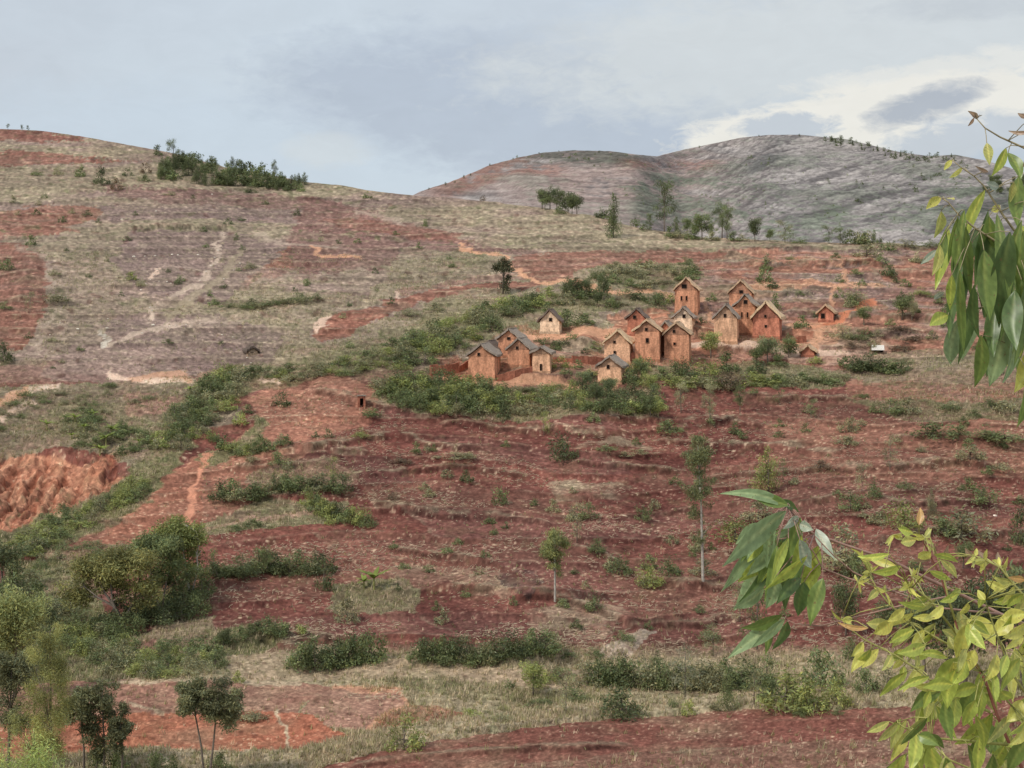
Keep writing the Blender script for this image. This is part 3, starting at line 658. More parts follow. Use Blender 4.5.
        d = MB(); d.box(x - a, x + a, -0.08, 0.02, z - b, z + b); d.build('opening', M_DARK, fo)
    if stain is not None:
        pass
    return t
W_ = lambda x, y, w=2.4, h=2.4, k='wood': (x, y, w, h, k)
house(481.5, 380.5, 26, 356.5, 346, 17, H_OR, R_GREY, 'orange gabled house with long grey roof, leftmost of the village', [W_(478.8, 354.6, 2.6, 3)], L=5.5)
house(489, 357.5, 19, 350, 342, 20, H_RED * 0.7, R_DARK, 'low dark-roofed house half hidden behind the leftmost house', [], L=4)
house(508.5, 358, 20, 339.5, 331, 22, H_OR, R_GREY, 'orange house with grey roof, rearmost of the left cluster', [W_(508.8, 339, 3.4, 2.6)], L=4.6)
house(518.5, 370.5, 21.5, 353.5, 343.8, 20, H_OR, R_GREY, 'orange house in the middle of the left cluster above the mud courtyard wall', [W_(517.2, 351.8, 2.4, 3)], L=5)
house(541, 377.5, 17, 358.5, 353, 14, H_TAN, R_GREY, 'small pale narrow house with a dark slit door beside the courtyard wall', [W_(541, 366, 2, 9, 'door')], L=3.2)
house(549.5, 334.5, 19, 322, 311.6, 14, H_CREAM, R_DARK, 'small cream-walled house standing alone above the left cluster', [W_(550.6, 320.5, 3.2, 3.4)], L=3.6)
house(686, 316.5, 22, 293, 281.6, 12, H_OR, R_TAN, 'tall narrow orange tower house with tan roof, highest on the left', [W_(684.3, 289, 5.5, 4, 'wood'), W_(681.5, 301, 2, 5, 'mud'), W_(686.5, 301, 2, 5, 'mud')], L=4)
house(636.5, 334, 18, 316.5, 307.6, 12, H_RED, R_DARK, 'small red house with dark roof behind the tan thatched pair', [W_(634.6, 315, 3.2, 3.4)], L=3.4)
house(683, 332, 18, 318.8, 309, 12, H_CREAM, R_GREY * 1.1, 'cream house with broken window peeping over the central front house', [W_(684, 317, 3, 3.6)], L=3.8)
house(647, 360, 24, 330.4, 320, 10, H_OR, R_TAN, 'tall orange front house with tan thatch and stacked windows, left of centre', [W_(646.4, 328.5, 2.8, 3), W_(647.3, 339.5, 3, 4.6)], L=5)
house(665.5, 352, 12, 328, 320.6, 12, H_RED, R_GREY, 'narrow house squeezed between the two tall front houses', [], L=4)
house(676.5, 360.5, 24, 333, 322, 8, H_OR * 0.95, R_TAN * 0.85, 'tall brownish front house with pale patched window, centre of village', [W_(674, 329.5, 2.6, 3), W_(674.6, 342, 2.8, 3, 'mud')], L=5)
house(617, 361.5, 25, 341.2, 329, 10, H_TAN, R_BEIGE, 'pale orange house with thick cream thatch and two small windows', [W_(614.5, 340, 2.4, 2.4), W_(614.8, 350.4, 2.4, 2.8)], L=5)
house(609.5, 383.5, 23, 367.6, 358, 16, H_TAN, R_GREY, 'low pinkish house at the bottom edge above the bushes', [W_(608.2, 367.5, 2.8, 4)], L=4)
house(725.5, 346.5, 22, 321.6, 309, 8, H_TAN * 0.95, R_GREY, 'pale brown house with dark grey hipped thatch beside the brick tower', [W_(725, 319, 2.6, 3.4)], L=4.6)
house(745, 335, 20, 306.2, 295.8, 10, H_OR * 0.9, R_GREY, 'very tall brown house with dark attic opening, right of centre', [W_(745.5, 302, 4, 4), W_(742, 315, 1.8, 6, 'mud'), W_(747.5, 315, 1.8, 6, 'mud')], L=5)
house(740.5, 318, 22, 292, 279.8, 10, H_OR, R_TAN * 0.85, 'orange house with grey-tan roof, topmost and farthest back on the right', [W_(741.2, 290.4, 4.2, 3.2)], L=4.5)
house(766, 340, 26, 319.6, 305.3, 9, H_RED * 1.05, R_BEIGE, 'wide red house with thick beige thatch, rightmost of the main group', [W_(765.4, 318, 2.2, 2.8), W_(765.8, 328, 2.4, 2.6)], L=5, over=0.5, thick=0.5)
house(826, 320, 14, 311, 304, 12, H_RED * 1.05, R_TAN * 0.9, 'small red hut standing alone right of the village by the path', [W_(823, 314, 4, 5)], L=3)
house(808, 356, 12, 351, 345.5, 10, H_RED, R_TAN, 'tiny sunken hut with tan roof at the foot of the orange track', [], L=2.6)
t = house(253, 354.5, 9, 351, 347.5, -20, H_CREAM * 0.7, R_DARK * 0.6, 'tiny stone hut with black roof alone on the grassy left slope', [W_(252, 353, 3, 2.5)], L=2.4)
# outhouse, shed, low mud walls
g = ground(361.5, 406); t = empty('brick_outhouse', g, math.radians(8)); tag(t, 'tiny square brick outhouse with dark doorway above the red field', 'outhouse')
m = MB(); m.box(-0.55, -0.25, -0.5, 0.6, -0.8, 1.5); m.box(0.25, 0.55, -0.5, 0.6, -0.8, 1.5); m.box(-0.25, 0.25, 0.45, 0.6, -0.8, 1.5); m.box(-0.25, 0.25, -0.5, -0.3, 1.2, 1.5)
colr(m.build('wall', M_MUD, t), H_RED * 0.85); m = MB(); m.box(-0.25, 0.25, 0.38, 0.44, -0.2, 1.2); m.build('doorway', M_DARK, t)
m = MB(); m.box(-0.66, 0.66, -0.62, 0.7, 1.503, 1.62); colr(m.build('roof', M_THATCH, t), R_GREY * 0.7)
g = ground(878, 353.5); t = empty('open_shed', g, math.radians(-14)); tag(t, 'small open shed with white sheet roof on posts right of village', 'shed')
for x in (-0.85, 0.85):
    for y in (0, 1.3):
        m = MB(); m.tube([(x, y, -0.6), (x, y, 0.75 + 0.2 * (y > 0))], [0.06, 0.05]); colr(m.build('post', M_WOOD, t), (1, 1, 1))
m = MB(); m.hexa([(-1.05, -0.3, 0.70), (1.05, -0.3, 0.70), (1.0, 1.6, 1.45), (-1.0, 1.6, 1.45), (-1.05, -0.3, 0.76), (1.05, -0.3, 0.76), (1.0, 1.6, 1.51), (-1.0, 1.6, 1.51)])
colr(m.build('roof', M_THATCH, t), B_(205, 198, 188)); m = MB(); m.box(-0.8, 0.8, 1.1, 1.25, -0.5, 0.85); m.build('back_panel', M_DARK, t)
def mud_wall(pts, h, label, tint=H_RED):
    ps = [ground(*p) for p in pts]; m = MB(); h *= 0.72
    for a, b in zip(ps[:-1], ps[1:]):
        n = max(2, int((b - a).length / 1.2)); d = (b - a); nrm = Vector((-d.y, d.x, 0)).normalized() * 0.2
        for i in range(n):
            p = a + d * (i / n); q = a + d * ((i + 1) / n); j = 0.12 * math.sin(i * 1.9 + p.x); e = 0.12 * math.sin((i + 1) * 1.9 + p.x)
            m.hexa([(p - nrm) - Vector((0, 0, 1)), (q - nrm) - Vector((0, 0, 1)), (q + nrm) - Vector((0, 0, 1)), (p + nrm) - Vector((0, 0, 1)),
                    (p - nrm) + Vector((0, 0, h + j)), (q - nrm) + Vector((0, 0, h + e)), (q + nrm * 0.6) + Vector((0, 0, h + e)), (p + nrm * 0.6) + Vector((0, 0, h + j))])
    o = m.build('mud_wall', M_MUD); colr(o, np.array(tint) * 0.72); tag(o, label, 'wall', 'low mud walls around the village yards')
mud_wall([(430, 375), (445, 375), (459, 373)], 2.2, 'ruined square mud wall at the far left end of the village', H_RED)
mud_wall([(459, 373), (470, 366)], 1.5, 'short mud wall running back towards the leftmost house')
mud_wall([(497, 381), (515, 380), (532, 378.5)], 1.4, 'low red courtyard wall in front of the left cluster')
mud_wall([(572, 365), (588, 364), (604, 362.5)], 1.6, 'long red mud wall left of the cream thatched house')
mud_wall([(553, 364), (572, 364.5)], 0.9, 'broken low mud wall beside the small pale house')
mud_wall([(630, 360), (637, 359)], 1.6, 'short red wall between the cream thatched house and tall front house')
mud_wall([(790, 343), (806, 341)], 1.4, 'crumbling earth wall right of the main group', H_RED * 0.9)
# white stones on the left slope
def rock_mesh(seed):
    r = random.Random(seed); m = MB(); n = 7; vs = []; rows = 4
    for i in range(rows + 1):
        a = math.pi * i / rows
        for j in range(n):
            b = 2 * math.pi * j / n; s = 1 + r.uniform(-0.25, 0.2)
            vs.append((math.sin(a) * math.cos(b) * s, math.sin(a) * math.sin(b) * s * 0.8, math.cos(a) * 0.6 * s))
    m.add(vs, [(i * n + j, i * n + (j + 1) % n, (i + 1) * n + (j + 1) % n, (i + 1) * n + j) for i in range(rows) for j in range(n)])
    return m.mesh('rock', M_MUD)
RK = [rock_mesh(s) for s in range(4)]
def rock(px, py, s, label='pale stone among others lying scattered on the grassy left slope', tint=(206, 196, 180), grp='pale stones scattered on the left slope'):
    g = ground(px, py); o = bpy.data.objects.new('rock', RK[int(px) % 4]); COL.objects.link(o)
    k = g.y / F * s * 0.5; o.location = g; o.scale = (k, k, k * 0.9); o.rotation_euler = (0, 0, px); colr(o, B_(*tint)); tag(o, label, 'rock', grp)
for (a, b, s) in ((134, 256, 4.5), (145, 255.5, 2.4), (155, 255, 2.6), (172, 253.5, 3.4), (178, 254, 3), (198, 254, 3), (159, 281, 2), (167, 281.5, 2), (171, 283, 2), (153, 324.5, 5), (157, 270, 2.6),
                  (154, 275, 2.4), (150, 279, 2.2), (146, 284, 2.4), (141, 288, 2.6), (78, 328.5, 4), (142, 333, 3), (170, 326, 2.4), (176, 325, 2), (186, 324, 2.2), (200, 323, 2), (222, 333, 2.5), (233, 336, 2.4),
                  (212, 194, 2.6), (156, 212, 2.8), (242, 220, 2.6), (247, 219, 2), (122, 219, 3), (108, 317, 2), (105, 333, 3.4), (104, 338, 3.2), (107, 328, 3.2), (102, 343, 2.4), (151, 356, 2.2), (110, 372, 2),
                  (218, 250, 3), (215, 257, 2.4), (211, 265, 2.6), (206, 272, 2.4), (200, 280, 2.6), (191, 287, 2), (240, 262, 2.4), (234, 270, 2), (224, 278, 2.2), (258, 312, 2), (247, 357, 3), (251, 361, 2.6), (244, 363, 2.4),
                  (190, 300, 2.2), (150, 306, 3), (152, 310, 2.4), (60, 322, 2), (50, 332, 2.2), (112, 356, 2), (131, 355, 2)):
    rock(a, b, s)
rock(995, 517, 5, 'flat pale boulder on the red soil at the right edge', (224, 208, 192), None)
rock(188, 649, 3, 'small white stone on the grass below the big dark trees', (235, 230, 220), None)
# ------------------------------------------------------------------ foliage
def leaf_material(name, trans=0.28, rough=0.6, spec=0.25, tint=True):
    m = bpy.data.materials.new(name); m.use_nodes = True; nt = m.node_tree; b = nt.nodes['Principled BSDF']
    b.inputs['Roughness'].default_value = rough; b.inputs['Specular IOR Level'].default_value = spec
    at = N(nt, 'ShaderNodeAttribute', attribute_name='Col'); oi = N(nt, 'ShaderNodeObjectInfo')
    c = at.outputs['Color']
    if tint:
        c = mixrgb(nt, c, oi.outputs['Color'], 1.0, 'MULTIPLY')
        c = rgbmul(nt, c, ramp(nt, oi.outputs['Random'], 0, 1, 0.85, 1.15))
    else:
        geo = N(nt, 'ShaderNodeNewGeometry')
        c = rgbmul(nt, c, ramp(nt, noise_node(nt, 60, 4, 0.6, geo.outputs['Position']), 0.3, 0.7, 0.80, 1.18))
        c = mixrgb(nt, c, (0.24, 0.13, 0.06), ramp(nt, noise_node(nt, 170, 2, 0.5, geo.outputs['Position']), 0.66, 0.72, 0.0, 0.75))
    nt.links.new(c, b.inputs['Base Color'])
    tr = N(nt, 'ShaderNodeBsdfTranslucent'); mx_ = N(nt, 'ShaderNodeMixShader'); mx_.inputs[0].default_value = trans
    nt.links.new(rgbmul(nt, c, ramp(nt, oi.outputs['Random'], 0, 1, 1.2, 1.2)), tr.inputs[0])
    nt.links.new(b.outputs[0], mx_.inputs[1]); nt.links.new(tr.outputs[0], mx_.inputs[2]); nt.links.new(mx_.outputs[0], nt.nodes['Material Output'].inputs[0])
    return m
M_LEAF = leaf_material('foliage')
M_BARK = obj_col_material('bark', (0.20, 0.165, 0.135), 3.0, 0.3, 20, 0.2)
M_PALEBARK = obj_col_material('pale_bark', (0.46, 0.42, 0.36), 3.0, 0.3, 20, 0.2)

def crown_arrays(lobes, n, leaf, seed, shell=0.45, stretch=1.0, droop=0.0, col=(1, 1, 1)):
    r = np.random.default_rng(seed); lobes = np.array(lobes, float)
    vol = (lobes[:, 3] * lobes[:, 4] * lobes[:, 5]) ** 0.66; li = r.choice(len(lobes), n, p=vol / vol.sum())
    d = r.normal(size=(n, 3)); d /= np.linalg.norm(d, axis=1)[:, None]
    rad = r.uniform(0, 1, n) ** shell
    P = lobes[li, :3] + d * lobes[li, 3:6] * rad[:, None]
    # leaves gather in sprigs
    P += r.normal(size=(n, 3)) * leaf * 0.4
    nn_ = d * 0.6 + r.normal(size=(n, 3)) * 0.8 + np.array([0, 0, 0.35]); nn_ /= np.linalg.norm(nn_, axis=1)[:, None]
    a = np.cross(nn_, r.normal(size=(n, 3))); a[:, 2] -= droop; a /= np.linalg.norm(a, axis=1)[:, None]
    b = np.cross(nn_, a)
    s = leaf * r.uniform(0.6, 1.3, n)[:, None]; w = s * 0.5 / stretch
    V = np.stack([P - a * s * 0.5, P + b * w * 0.5 + a * s * 0.05, P + a * s * 0.55, P - b * w * 0.5 + a * s * 0.05], 1).reshape(-1, 3)
    lobec = r.uniform(0.58, 1.42, len(lobes))[li]
    c = np.asarray(col)[None] * (lobec * r.uniform(0.7, 1.3, n))[:, None]
    hue = r.uniform(-0.12, 0.12, n); c = c * np.stack([1 + hue * 1.3, 1 + hue * 0.3, 1 - hue], 1)
    return V, np.arange(4 * n).reshape(n, 4), np.repeat(c, 4, 0)
LEAFC = np.array([0.215, 0.218, 0.112])
def lobes_bush(seed, k=9):
    r = random.Random(seed); L = []
    for i in range(k):
        a = r.uniform(0, 6.28); q = r.uniform(0, 0.34); s = r.uniform(0.12, 0.24); h = r.uniform(0.12, 0.80 - q * 1.1)
        L.append((q * math.cos(a), q * math.sin(a), h, s * r.uniform(0.8, 1.3), s, s * r.uniform(0.8, 1.2)))
    for i in range(k):
        a = r.uniform(0, 6.28); L.append((0.33 * math.cos(a), 0.33 * math.sin(a), 0.14, 0.16, 0.16, 0.15))
    return L
def branch_set(m, base, top, lobes, r0, seed, n=8, mi=0):
    r = random.Random(seed); base = Vector(base); top = Vector(top)
    mid = base.lerp(top, 0.5) + Vector((r.uniform(-1, 1), r.uniform(-1, 1), 0)) * r0 * 1.2
    m.tube([base - Vector((0, 0, 0.04)), base.lerp(mid, 0.5), mid, top], [r0 * 1.25, r0 * 0.95, r0 * 0.75, r0 * 0.3], 6, mi)
    for l in r.sample(lobes, min(n, len(lobes))):
        p = Vector(l[:3]); t = r.uniform(0.35, 0.9); s = base.lerp(top, t)
        if p.z < s.z: s = base.lerp(top, max(0.2, 0.6 * t))
        m.tube([s, s.lerp(p, 0.5) + Vector((0, 0, (p - s).length * 0.08)), p], [r0 * 0.5, r0 * 0.3, r0 * 0.12], 5, mi)
class Kind: pass
def make_kind(lobes, n, leaf, seed, trunk, bark, r0=0.02, shell=0.45, stretch=1.4, droop=0, col=LEAFC, stems=None, nb=8):
    V, Fc, c = crown_arrays(lobes, n, leaf, seed, shell, stretch, droop, col)
    k = Kind(); k.fol = np_mesh('foliage', V, Fc, [M_LEAF], col=c)
    m = MB()
    for (b, t) in (stems or [((0, 0, 0), (0, 0, trunk))]): branch_set(m, b, t, lobes, r0, seed, nb)
    k.tr = m.mesh('trunk', bark, True)
    # one-mesh version for plants too small to show their parts
    quad = [f for f in m.f if len(f) == 4]; nv = len(V)
    V2 = np.vstack([V, np.array(m.v)]); F2 = np.vstack([Fc, np.array(quad) + nv]); C2 = np.vstack([c, np.tile((0.2, 0.16, 0.13), (len(m.v), 1))])
    k.one = np_mesh('plant', V2, F2, [M_LEAF, bark], fm=np.r_[np.zeros(len(Fc), int), np.ones(len(quad), int)], col=C2)
    return k
KIND = {}
KIND['bush'] = [make_kind(lobes_bush(s, 8 + s % 4), 900, 0.085, s, 0.5, M_BARK, 0.02) for s in range(7)]
KIND['low'] = [make_kind([(l[0], l[1], l[2] * 0.9, l[3], l[4], l[5] * 0.9) for l in lobes_bush(20 + s, 12)], 800, 0.10, 20 + s, 0.4, M_BARK, 0.015, shell=0.6, stretch=2.2) for s in range(4)]
def lobes_round(seed, zc=0.56, R=0.40, k=18, rz=0.46):
    r = random.Random(seed); L = []
    for i in range(k):
        v = Vector((r.gauss(0, 1), r.gauss(0, 1), r.gauss(0, 1))).normalized() * r.uniform(0.35, 0.95)
        s = r.uniform(0.13, 0.21); L.append((v.x * R, v.y * R, zc + v.z * rz * 0.8, s, s, s * 0.85))
    return L
KIND['round'] = [make_kind(lobes_round(40 + s), 2600, 0.055, 40 + s, 0.66, M_BARK, 0.022) for s in range(4)]
def lobes_cone(seed, k=22, z0=0.1):
    r = random.Random(seed); L = []
    for i in range(k):
        t = (i + r.random()) / k; z = z0 + (0.97 - z0) * t; R = 0.36 * (1 - t) ** 0.7 + 0.03; a = r.uniform(0, 6.28); q = R * r.uniform(0.2, 0.9); s = 0.075 + 0.12 * (1 - t)
        L.append((q * math.cos(a), q * math.sin(a), z, s, s, s * 1.1))
    return L
KIND['cone'] = [make_kind(lobes_cone(60 + s), 2400, 0.060, 60 + s, 0.9, M_BARK, 0.018, stretch=2.0) for s in range(4)]
def lobes_slim(seed, z0=0.42, k=13, R=0.30):
    r = random.Random(seed); L = []
    for i in range(k):
        t = (i + r.random()) / k; z = z0 + (0.95 - z0) * t; a = r.uniform(0, 6.28); q = R * (1 - 0.6 * abs(t - 0.5)) * r.uniform(0.1, 0.85); s = r.uniform(0.06, 0.11)
        L.append((q * math.cos(a) * 1.3, q * math.sin(a) * 1.3, z, s * 2.0, s * 2.0, s * 0.8))
    return L
KIND['slim'] = [make_kind(lobes_slim(80 + s, 0.3, 16, 0.34), 2200, 0.055, 80 + s, 0.9, M_BARK, 0.022, stretch=2.2, droop=0.6) for s in range(4)]
KIND['sparse'] = [make_kind(lobes_slim(90 + s, 0.15, 14, 0.38), 800, 0.07, 90 + s, 0.9, M_BARK, 0.014, stretch=2.2, droop=0.3) for s in range(3)]

T_DARK = (0.56, 0.64, 0.56); T_MID = (0.78, 0.90, 0.74); T_PALE = (1.3, 1.22, 1.3); T_LIGHT = (1.28, 1.36, 0.9); T_YEL = (2.1, 2.1, 0.8); T_BROWN = (1.0, 0.72, 0.9); T_GREY = (1.15, 1.1, 1.35); T_BLUE = (0.82, 0.92, 0.86)
TN = {T_DARK: 'dark green', T_MID: 'dull green', T_PALE: 'pale olive', T_LIGHT: 'fresh green', T_YEL: 'yellow-green', T_BROWN: 'brownish', T_GREY: 'grey-green', T_BLUE: 'bluish green'}
WORD = {'bush': ('shrub', 'shrub'), 'low': ('low_shrub', 'low shrub'), 'round': ('round_tree', 'tree'), 'cone': ('conical_tree', 'conical tree'), 'slim': ('slender_tree', 'slender tree'), 'sparse': ('sapling', 'sapling')}
PLANTS = []; cnt = 0; BUSHES = []
def plant(kind, px, py, w, h, tint=T_MID, region=None, label=None, group=None, g=None, var=None, parts=None, _now=False):
    """px,py foot in the survey; w,h in the survey's units at that distance"""
    global cnt; cnt += 1
    if g is None: g = ground(px, py)
    if kind == 'bush' and not _now and not label:
        BUSHES.append((w * h, (kind, px, py, w, h, tint, region, label, group, g, var, parts))); return
    k = KIND[kind][(cnt * 5 + int(px)) % len(KIND[kind]) if var is None else var]; s = g.y / F
    rz = random.uniform(0, 6.28); sc_ = (w * s * 1.25, w * s * 1.25, h * s * 1.15)
    tn = tuple(t * 1.12 for t in tint)
    if parts is None: parts = max(w, h) >= 20
    nm = WORD[kind][0]
    if parts:
        t = empty(nm, g, rz); t.scale = sc_
        f = link(bpy.data.objects.new('foliage', k.fol), t); colr(f, tn)
        colr(link(bpy.data.objects.new('trunk', k.tr), t), (1, 1, 1))
    else:
        t = bpy.data.objects.new(nm, k.one); COL.objects.link(t); t.location = g; t.rotation_euler = (0, 0, rz); t.scale = sc_; colr(t, tn)
    PLANTS.append((t, kind, px, py, tint, region, label, group))
    return t
ORD = ['leftmost', 'second from left', 'third from left', 'fourth from left', 'fifth from left', 'sixth from left', 'seventh from left', 'eighth from left']
def label_plants():
    from collections import defaultdict
    gr = defaultdict(list)
    for p in PLANTS:
        if p[6]: tag(p[0], p[6], WORD[p[1]][1], p[7]); continue
        gr[(p[1], p[4], p[5])].append(p)
    for (kind, tint, reg), L in gr.items():
        w = WORD[kind][1]; c = TN[tint]; pl = w + 's'
        for i, p in enumerate(sorted(L, key=lambda q: q[2])):
            if len(L) == 1: lab = '%s %s %s' % (c, w, reg)
            elif len(L) <= 8: lab = '%s of the %s %s %s' % ('rightmost' if i == len(L) - 1 else ORD[i], c, pl, reg)
            else: lab = 'one of many %s %s %s' % (c, pl, reg)
            lab = ' '.join(lab.split()[:16]); tag(p[0], lab, w, '%s %s' % (pl, reg))
def fill(kinds, pts, n, w, h, tints, region, seed=0, jit=0):
    """n plants inside a polygon of the survey, spaced apart"""
    r = random.Random(seed + 77); xs = [p[0] for p in pts]; ys = [p[1] for p in pts]; got = []; tries = 0
    def inside(x, y):
        ins = False; j = len(pts) - 1
        for i in range(len(pts)):
            xi, yi = pts[i]; xj, yj = pts[j]
            if (yi > y) != (yj > y) and x < (xj - xi) * (y - yi) / (yj - yi) + xi: ins = not ins
            j = i
        return ins
    n = int(n * 1.2)
    while len(got) < n and tries < 6000:
        tries += 1; x, y = r.uniform(min(xs), max(xs)), r.uniform(min(ys), max(ys))
        sep_ = w[0] * 0.62 * (1 - tries / 9000)
        if inside(x, y) and all(math.hypot(x - a, (y - b) * 1.6) > sep_ for a, b in got): got.append((x, y))
    for x, y in got:
        plant(r.choice(kinds), x, y, r.uniform(*w) * 1.08, r.uniform(*h) * 1.22, r.choice(tints), region)
def row(kinds, pts, n, w, h, tints, region, seed=0, dy=2.0):
    """n plants along a line (a hedge on a bank)"""
    r = random.Random(seed + 5); P = [Vector((*p, 0)) for p in pts]; seg = [(b - a).length for a, b in zip(P[:-1], P[1:])]; T = sum(seg)
    n = int(n * 1.35)
    for i in range(n):
        d = (i + 0.5 + r.uniform(-0.3, 0.3)) / n * T
        for a, b, s in zip(P[:-1], P[1:], seg):
            if d <= s: q = a.lerp(b, d / s); break
            d -= s
        else: q = P[-1]
        plant(r.choice(kinds), q.x, q.y + r.uniform(-dy, dy), r.uniform(*w) * 1.1, r.uniform(*h) * 1.3, r.choice(tints), region)

def place_bushes(limit=280):
    """the largest bushes are single things, the many small ones beyond that one body of scrub"""
    BUSHES.sort(key=lambda b: -b[0])
    for a, args in BUSHES[:limit]: plant(*args, _now=True)
    VV, CCc = [], []; r = np.random.default_rng(3)
    base = [np.empty(0)]
    for i, (a, (kind, px, py, w, h, tint, region, label, group, g, var, parts)) in enumerate(BUSHES[limit:]):
        nl = int(min(520, 120 + a * 2.2)); V, Fc, c = crown_arrays(lobes_bush(int(px) % 9, 8), nl, 0.085 * (900 / nl) ** 0.3, i, col=LEAFC)
        s = g.y / F; an = r.uniform(0, 6.28); ca, sa = math.cos(an), math.sin(an); x, y = V[:, 0] * w * s * 1.25, V[:, 1] * w * s * 1.25
        VV.append(np.stack([x * ca - y * sa + g.x, x * sa + y * ca + g.y, V[:, 2] * h * s * 1.15 + g.z], -1)); CCc.append(c * np.array(tint) * 1.12 * r.uniform(0.85, 1.15))
    V = np.vstack(VV); C = np.vstack(CCc)
    o = link(bpy.data.objects.new('scrub', np_mesh('scrub', V, np.arange(len(V)).reshape(-1, 4), [M_LEAF], col=np.clip(C, 0, 0.8)))); colr(o, (1, 1, 1)); tag(o, 'small scrub filling in between the larger shrubs on the slopes', 'scrub', kind='stuff')
# ------------------------------------------------------------------ what grows where
R1 = 'high on the left slope'
for a in (('low', 37, 175, 11, 7, T_MID), ('low', 58, 174, 10, 11, T_PALE), ('bush', 80, 176, 10, 12, T_MID), ('bush', 102, 185, 15, 17, T_DARK), ('bush', 128, 176, 9, 7, T_DARK), ('bush', 117, 189, 11, 12, T_BROWN),
          ('low', 144, 181, 13, 9, T_MID), ('bush', 146, 173, 9, 10, T_BROWN), ('bush', 31, 246, 10, 10, T_MID), ('bush', 6, 269, 13, 13, T_MID), ('sparse', 95, 271, 11, 16, T_PALE), ('bush', 132, 280, 10, 10, T_LIGHT),
          ('low', 141, 286, 9, 11, T_PALE), ('bush', 178, 284, 7, 9, T_DARK), ('low', 58, 302, 24, 14, T_PALE), ('low', 250, 269, 12, 10, T_PALE), ('bush', 214, 304, 10, 10, T_MID), ('sparse', 30, 312, 11, 17, T_PALE),
          ('low', 5, 309, 12, 9, T_MID), ('bush', 193, 199, 4, 4, T_DARK), ('low', 55, 275, 12, 6, T_PALE), ('low', 170, 195, 12, 5, T_PALE), ('low', 300, 302, 14, 7, T_PALE), ('bush', 252, 303, 10, 7, T_DARK), ('low', 318, 301, 10, 6, T_BROWN),
          ('bush', 3, 361, 18, 22, T_DARK), ('bush', 367, 198, 9, 7, T_MID), ('bush', 483, 200, 6, 6, T_BROWN), ('low', 108, 387, 16, 9, T_MID), ('low', 52, 340, 10, 5, T_PALE), ('low', 168, 343, 10, 6, T_MID)):
    plant(a[0], a[1], a[2], a[3] * 1.1, a[4] * 1.15, a[5], region=R1)
row(['low'], [(225, 308), (262, 306), (290, 302), (320, 300)], 8, (12, 22), (5, 9), [T_MID, T_PALE], 'in the weedy strip of the left slope', 3)
for a in ((8, 128.5, 4, 5), (22, 131, 3.5, 6), (28, 131, 3.5, 5)): plant('slim', *a, T_DARK, region='on the far left skyline')
# the plantation under the left skyline
r = random.Random(4); K = 0
for i in range(66):
    x = 157 + 149 * (i + r.random()) / 66; c = float(crest(x)); lo = float(np.interp(x, [157, 240, 306], [181, 187, 192])) ; t = r.random()
    y = c + 3 + (lo - c - 3) * t; h = r.uniform(10, 17) * (0.75 if x > 285 else 1)
    if x < 172 and t < 0.5: h = 12
    plant(r.choice(['cone', 'bush', 'cone', 'bush']), x, y, h * r.uniform(0.85, 1.2), h, r.choice([T_DARK, T_DARK, T_MID]), region='in the belt under left skyline')
plant('slim', 173.5, 177, 14, 33, T_DARK, label='tallest wispy tree at the left end of the skyline belt'); plant('slim', 192, 176, 10, 20, T_DARK, label='tall thin tree just right of the tallest one in the skyline belt')
plant('slim', 274, 186, 9, 23, T_DARK, label='tall thin tree near the right end of the skyline belt'); plant('bush', 251, 192, 12, 10, T_DARK, label='dark bush standing in front of the skyline belt')
# trees on the saddle
RS = 'on the saddle below the mountain'
for a in (('round', 542, 209, 12, 16, T_DARK), ('round', 550, 208, 13, 18, T_DARK), ('round', 557, 207, 13, 17, T_DARK), ('round', 568, 210, 12, 15, T_DARK), ('round', 577, 209, 15, 18, T_DARK), ('bush', 601, 213, 10, 10, T_DARK),
          ('bush', 607, 211, 8, 8, T_DARK), ('low', 560, 213, 10, 6, T_MID), ('cone', 613.5, 236, 18, 32, T_DARK), ('slim', 664.5, 231, 19, 37, T_DARK), ('bush', 635, 216, 7, 9, T_MID), ('round', 687, 223, 10, 13, T_MID),
          ('round', 702, 238, 17, 21, T_MID), ('slim', 722, 237, 16, 26, T_DARK), ('slim', 727, 239, 12, 24, T_MID), ('round', 755, 242, 15, 19, T_DARK), ('sparse', 785, 243, 14, 17, T_PALE), ('sparse', 790, 244, 10, 12, T_MID),
          ('sparse', 829, 245, 11, 14, T_MID), ('bush', 850, 246, 12, 12, T_MID), ('bush', 858, 246, 13, 15, T_PALE), ('bush', 867, 247, 12, 15, T_PALE), ('low', 681, 236, 17, 11, T_PALE), ('bush', 692, 238, 12, 10, T_MID),
          ('bush', 712, 240, 12, 9, T_PALE), ('low', 740, 241, 14, 7, T_PALE), ('bush', 670, 236, 10, 10, T_MID), ('low', 800, 245, 12, 6, T_MID), ('low', 905, 248, 20, 8, T_PALE), ('low', 930, 248, 16, 8, T_MID), ('bush', 880, 246, 5, 8, T_DARK)):
    plant(a[0], a[1], a[2], a[3] * 1.3, a[4] * 1.22, a[5], region=RS)
for a in (('slim', 650, 229, 9, 15), ('cone', 676, 233, 10, 15), ('round', 695, 236, 12, 14), ('slim', 712, 238, 11, 17), ('bush', 733, 241, 14, 10), ('round', 770, 243, 11, 12), ('slim', 840, 246, 12, 15), ('bush', 863, 247, 14, 15), ('cone', 874, 247, 9, 13), ('bush', 645, 229, 12, 8), ('slim', 545, 210, 11, 17), ('round', 572, 211, 13, 16), ('bush', 563, 211, 12, 10)):
    plant(*a, T_MID, region=RS)
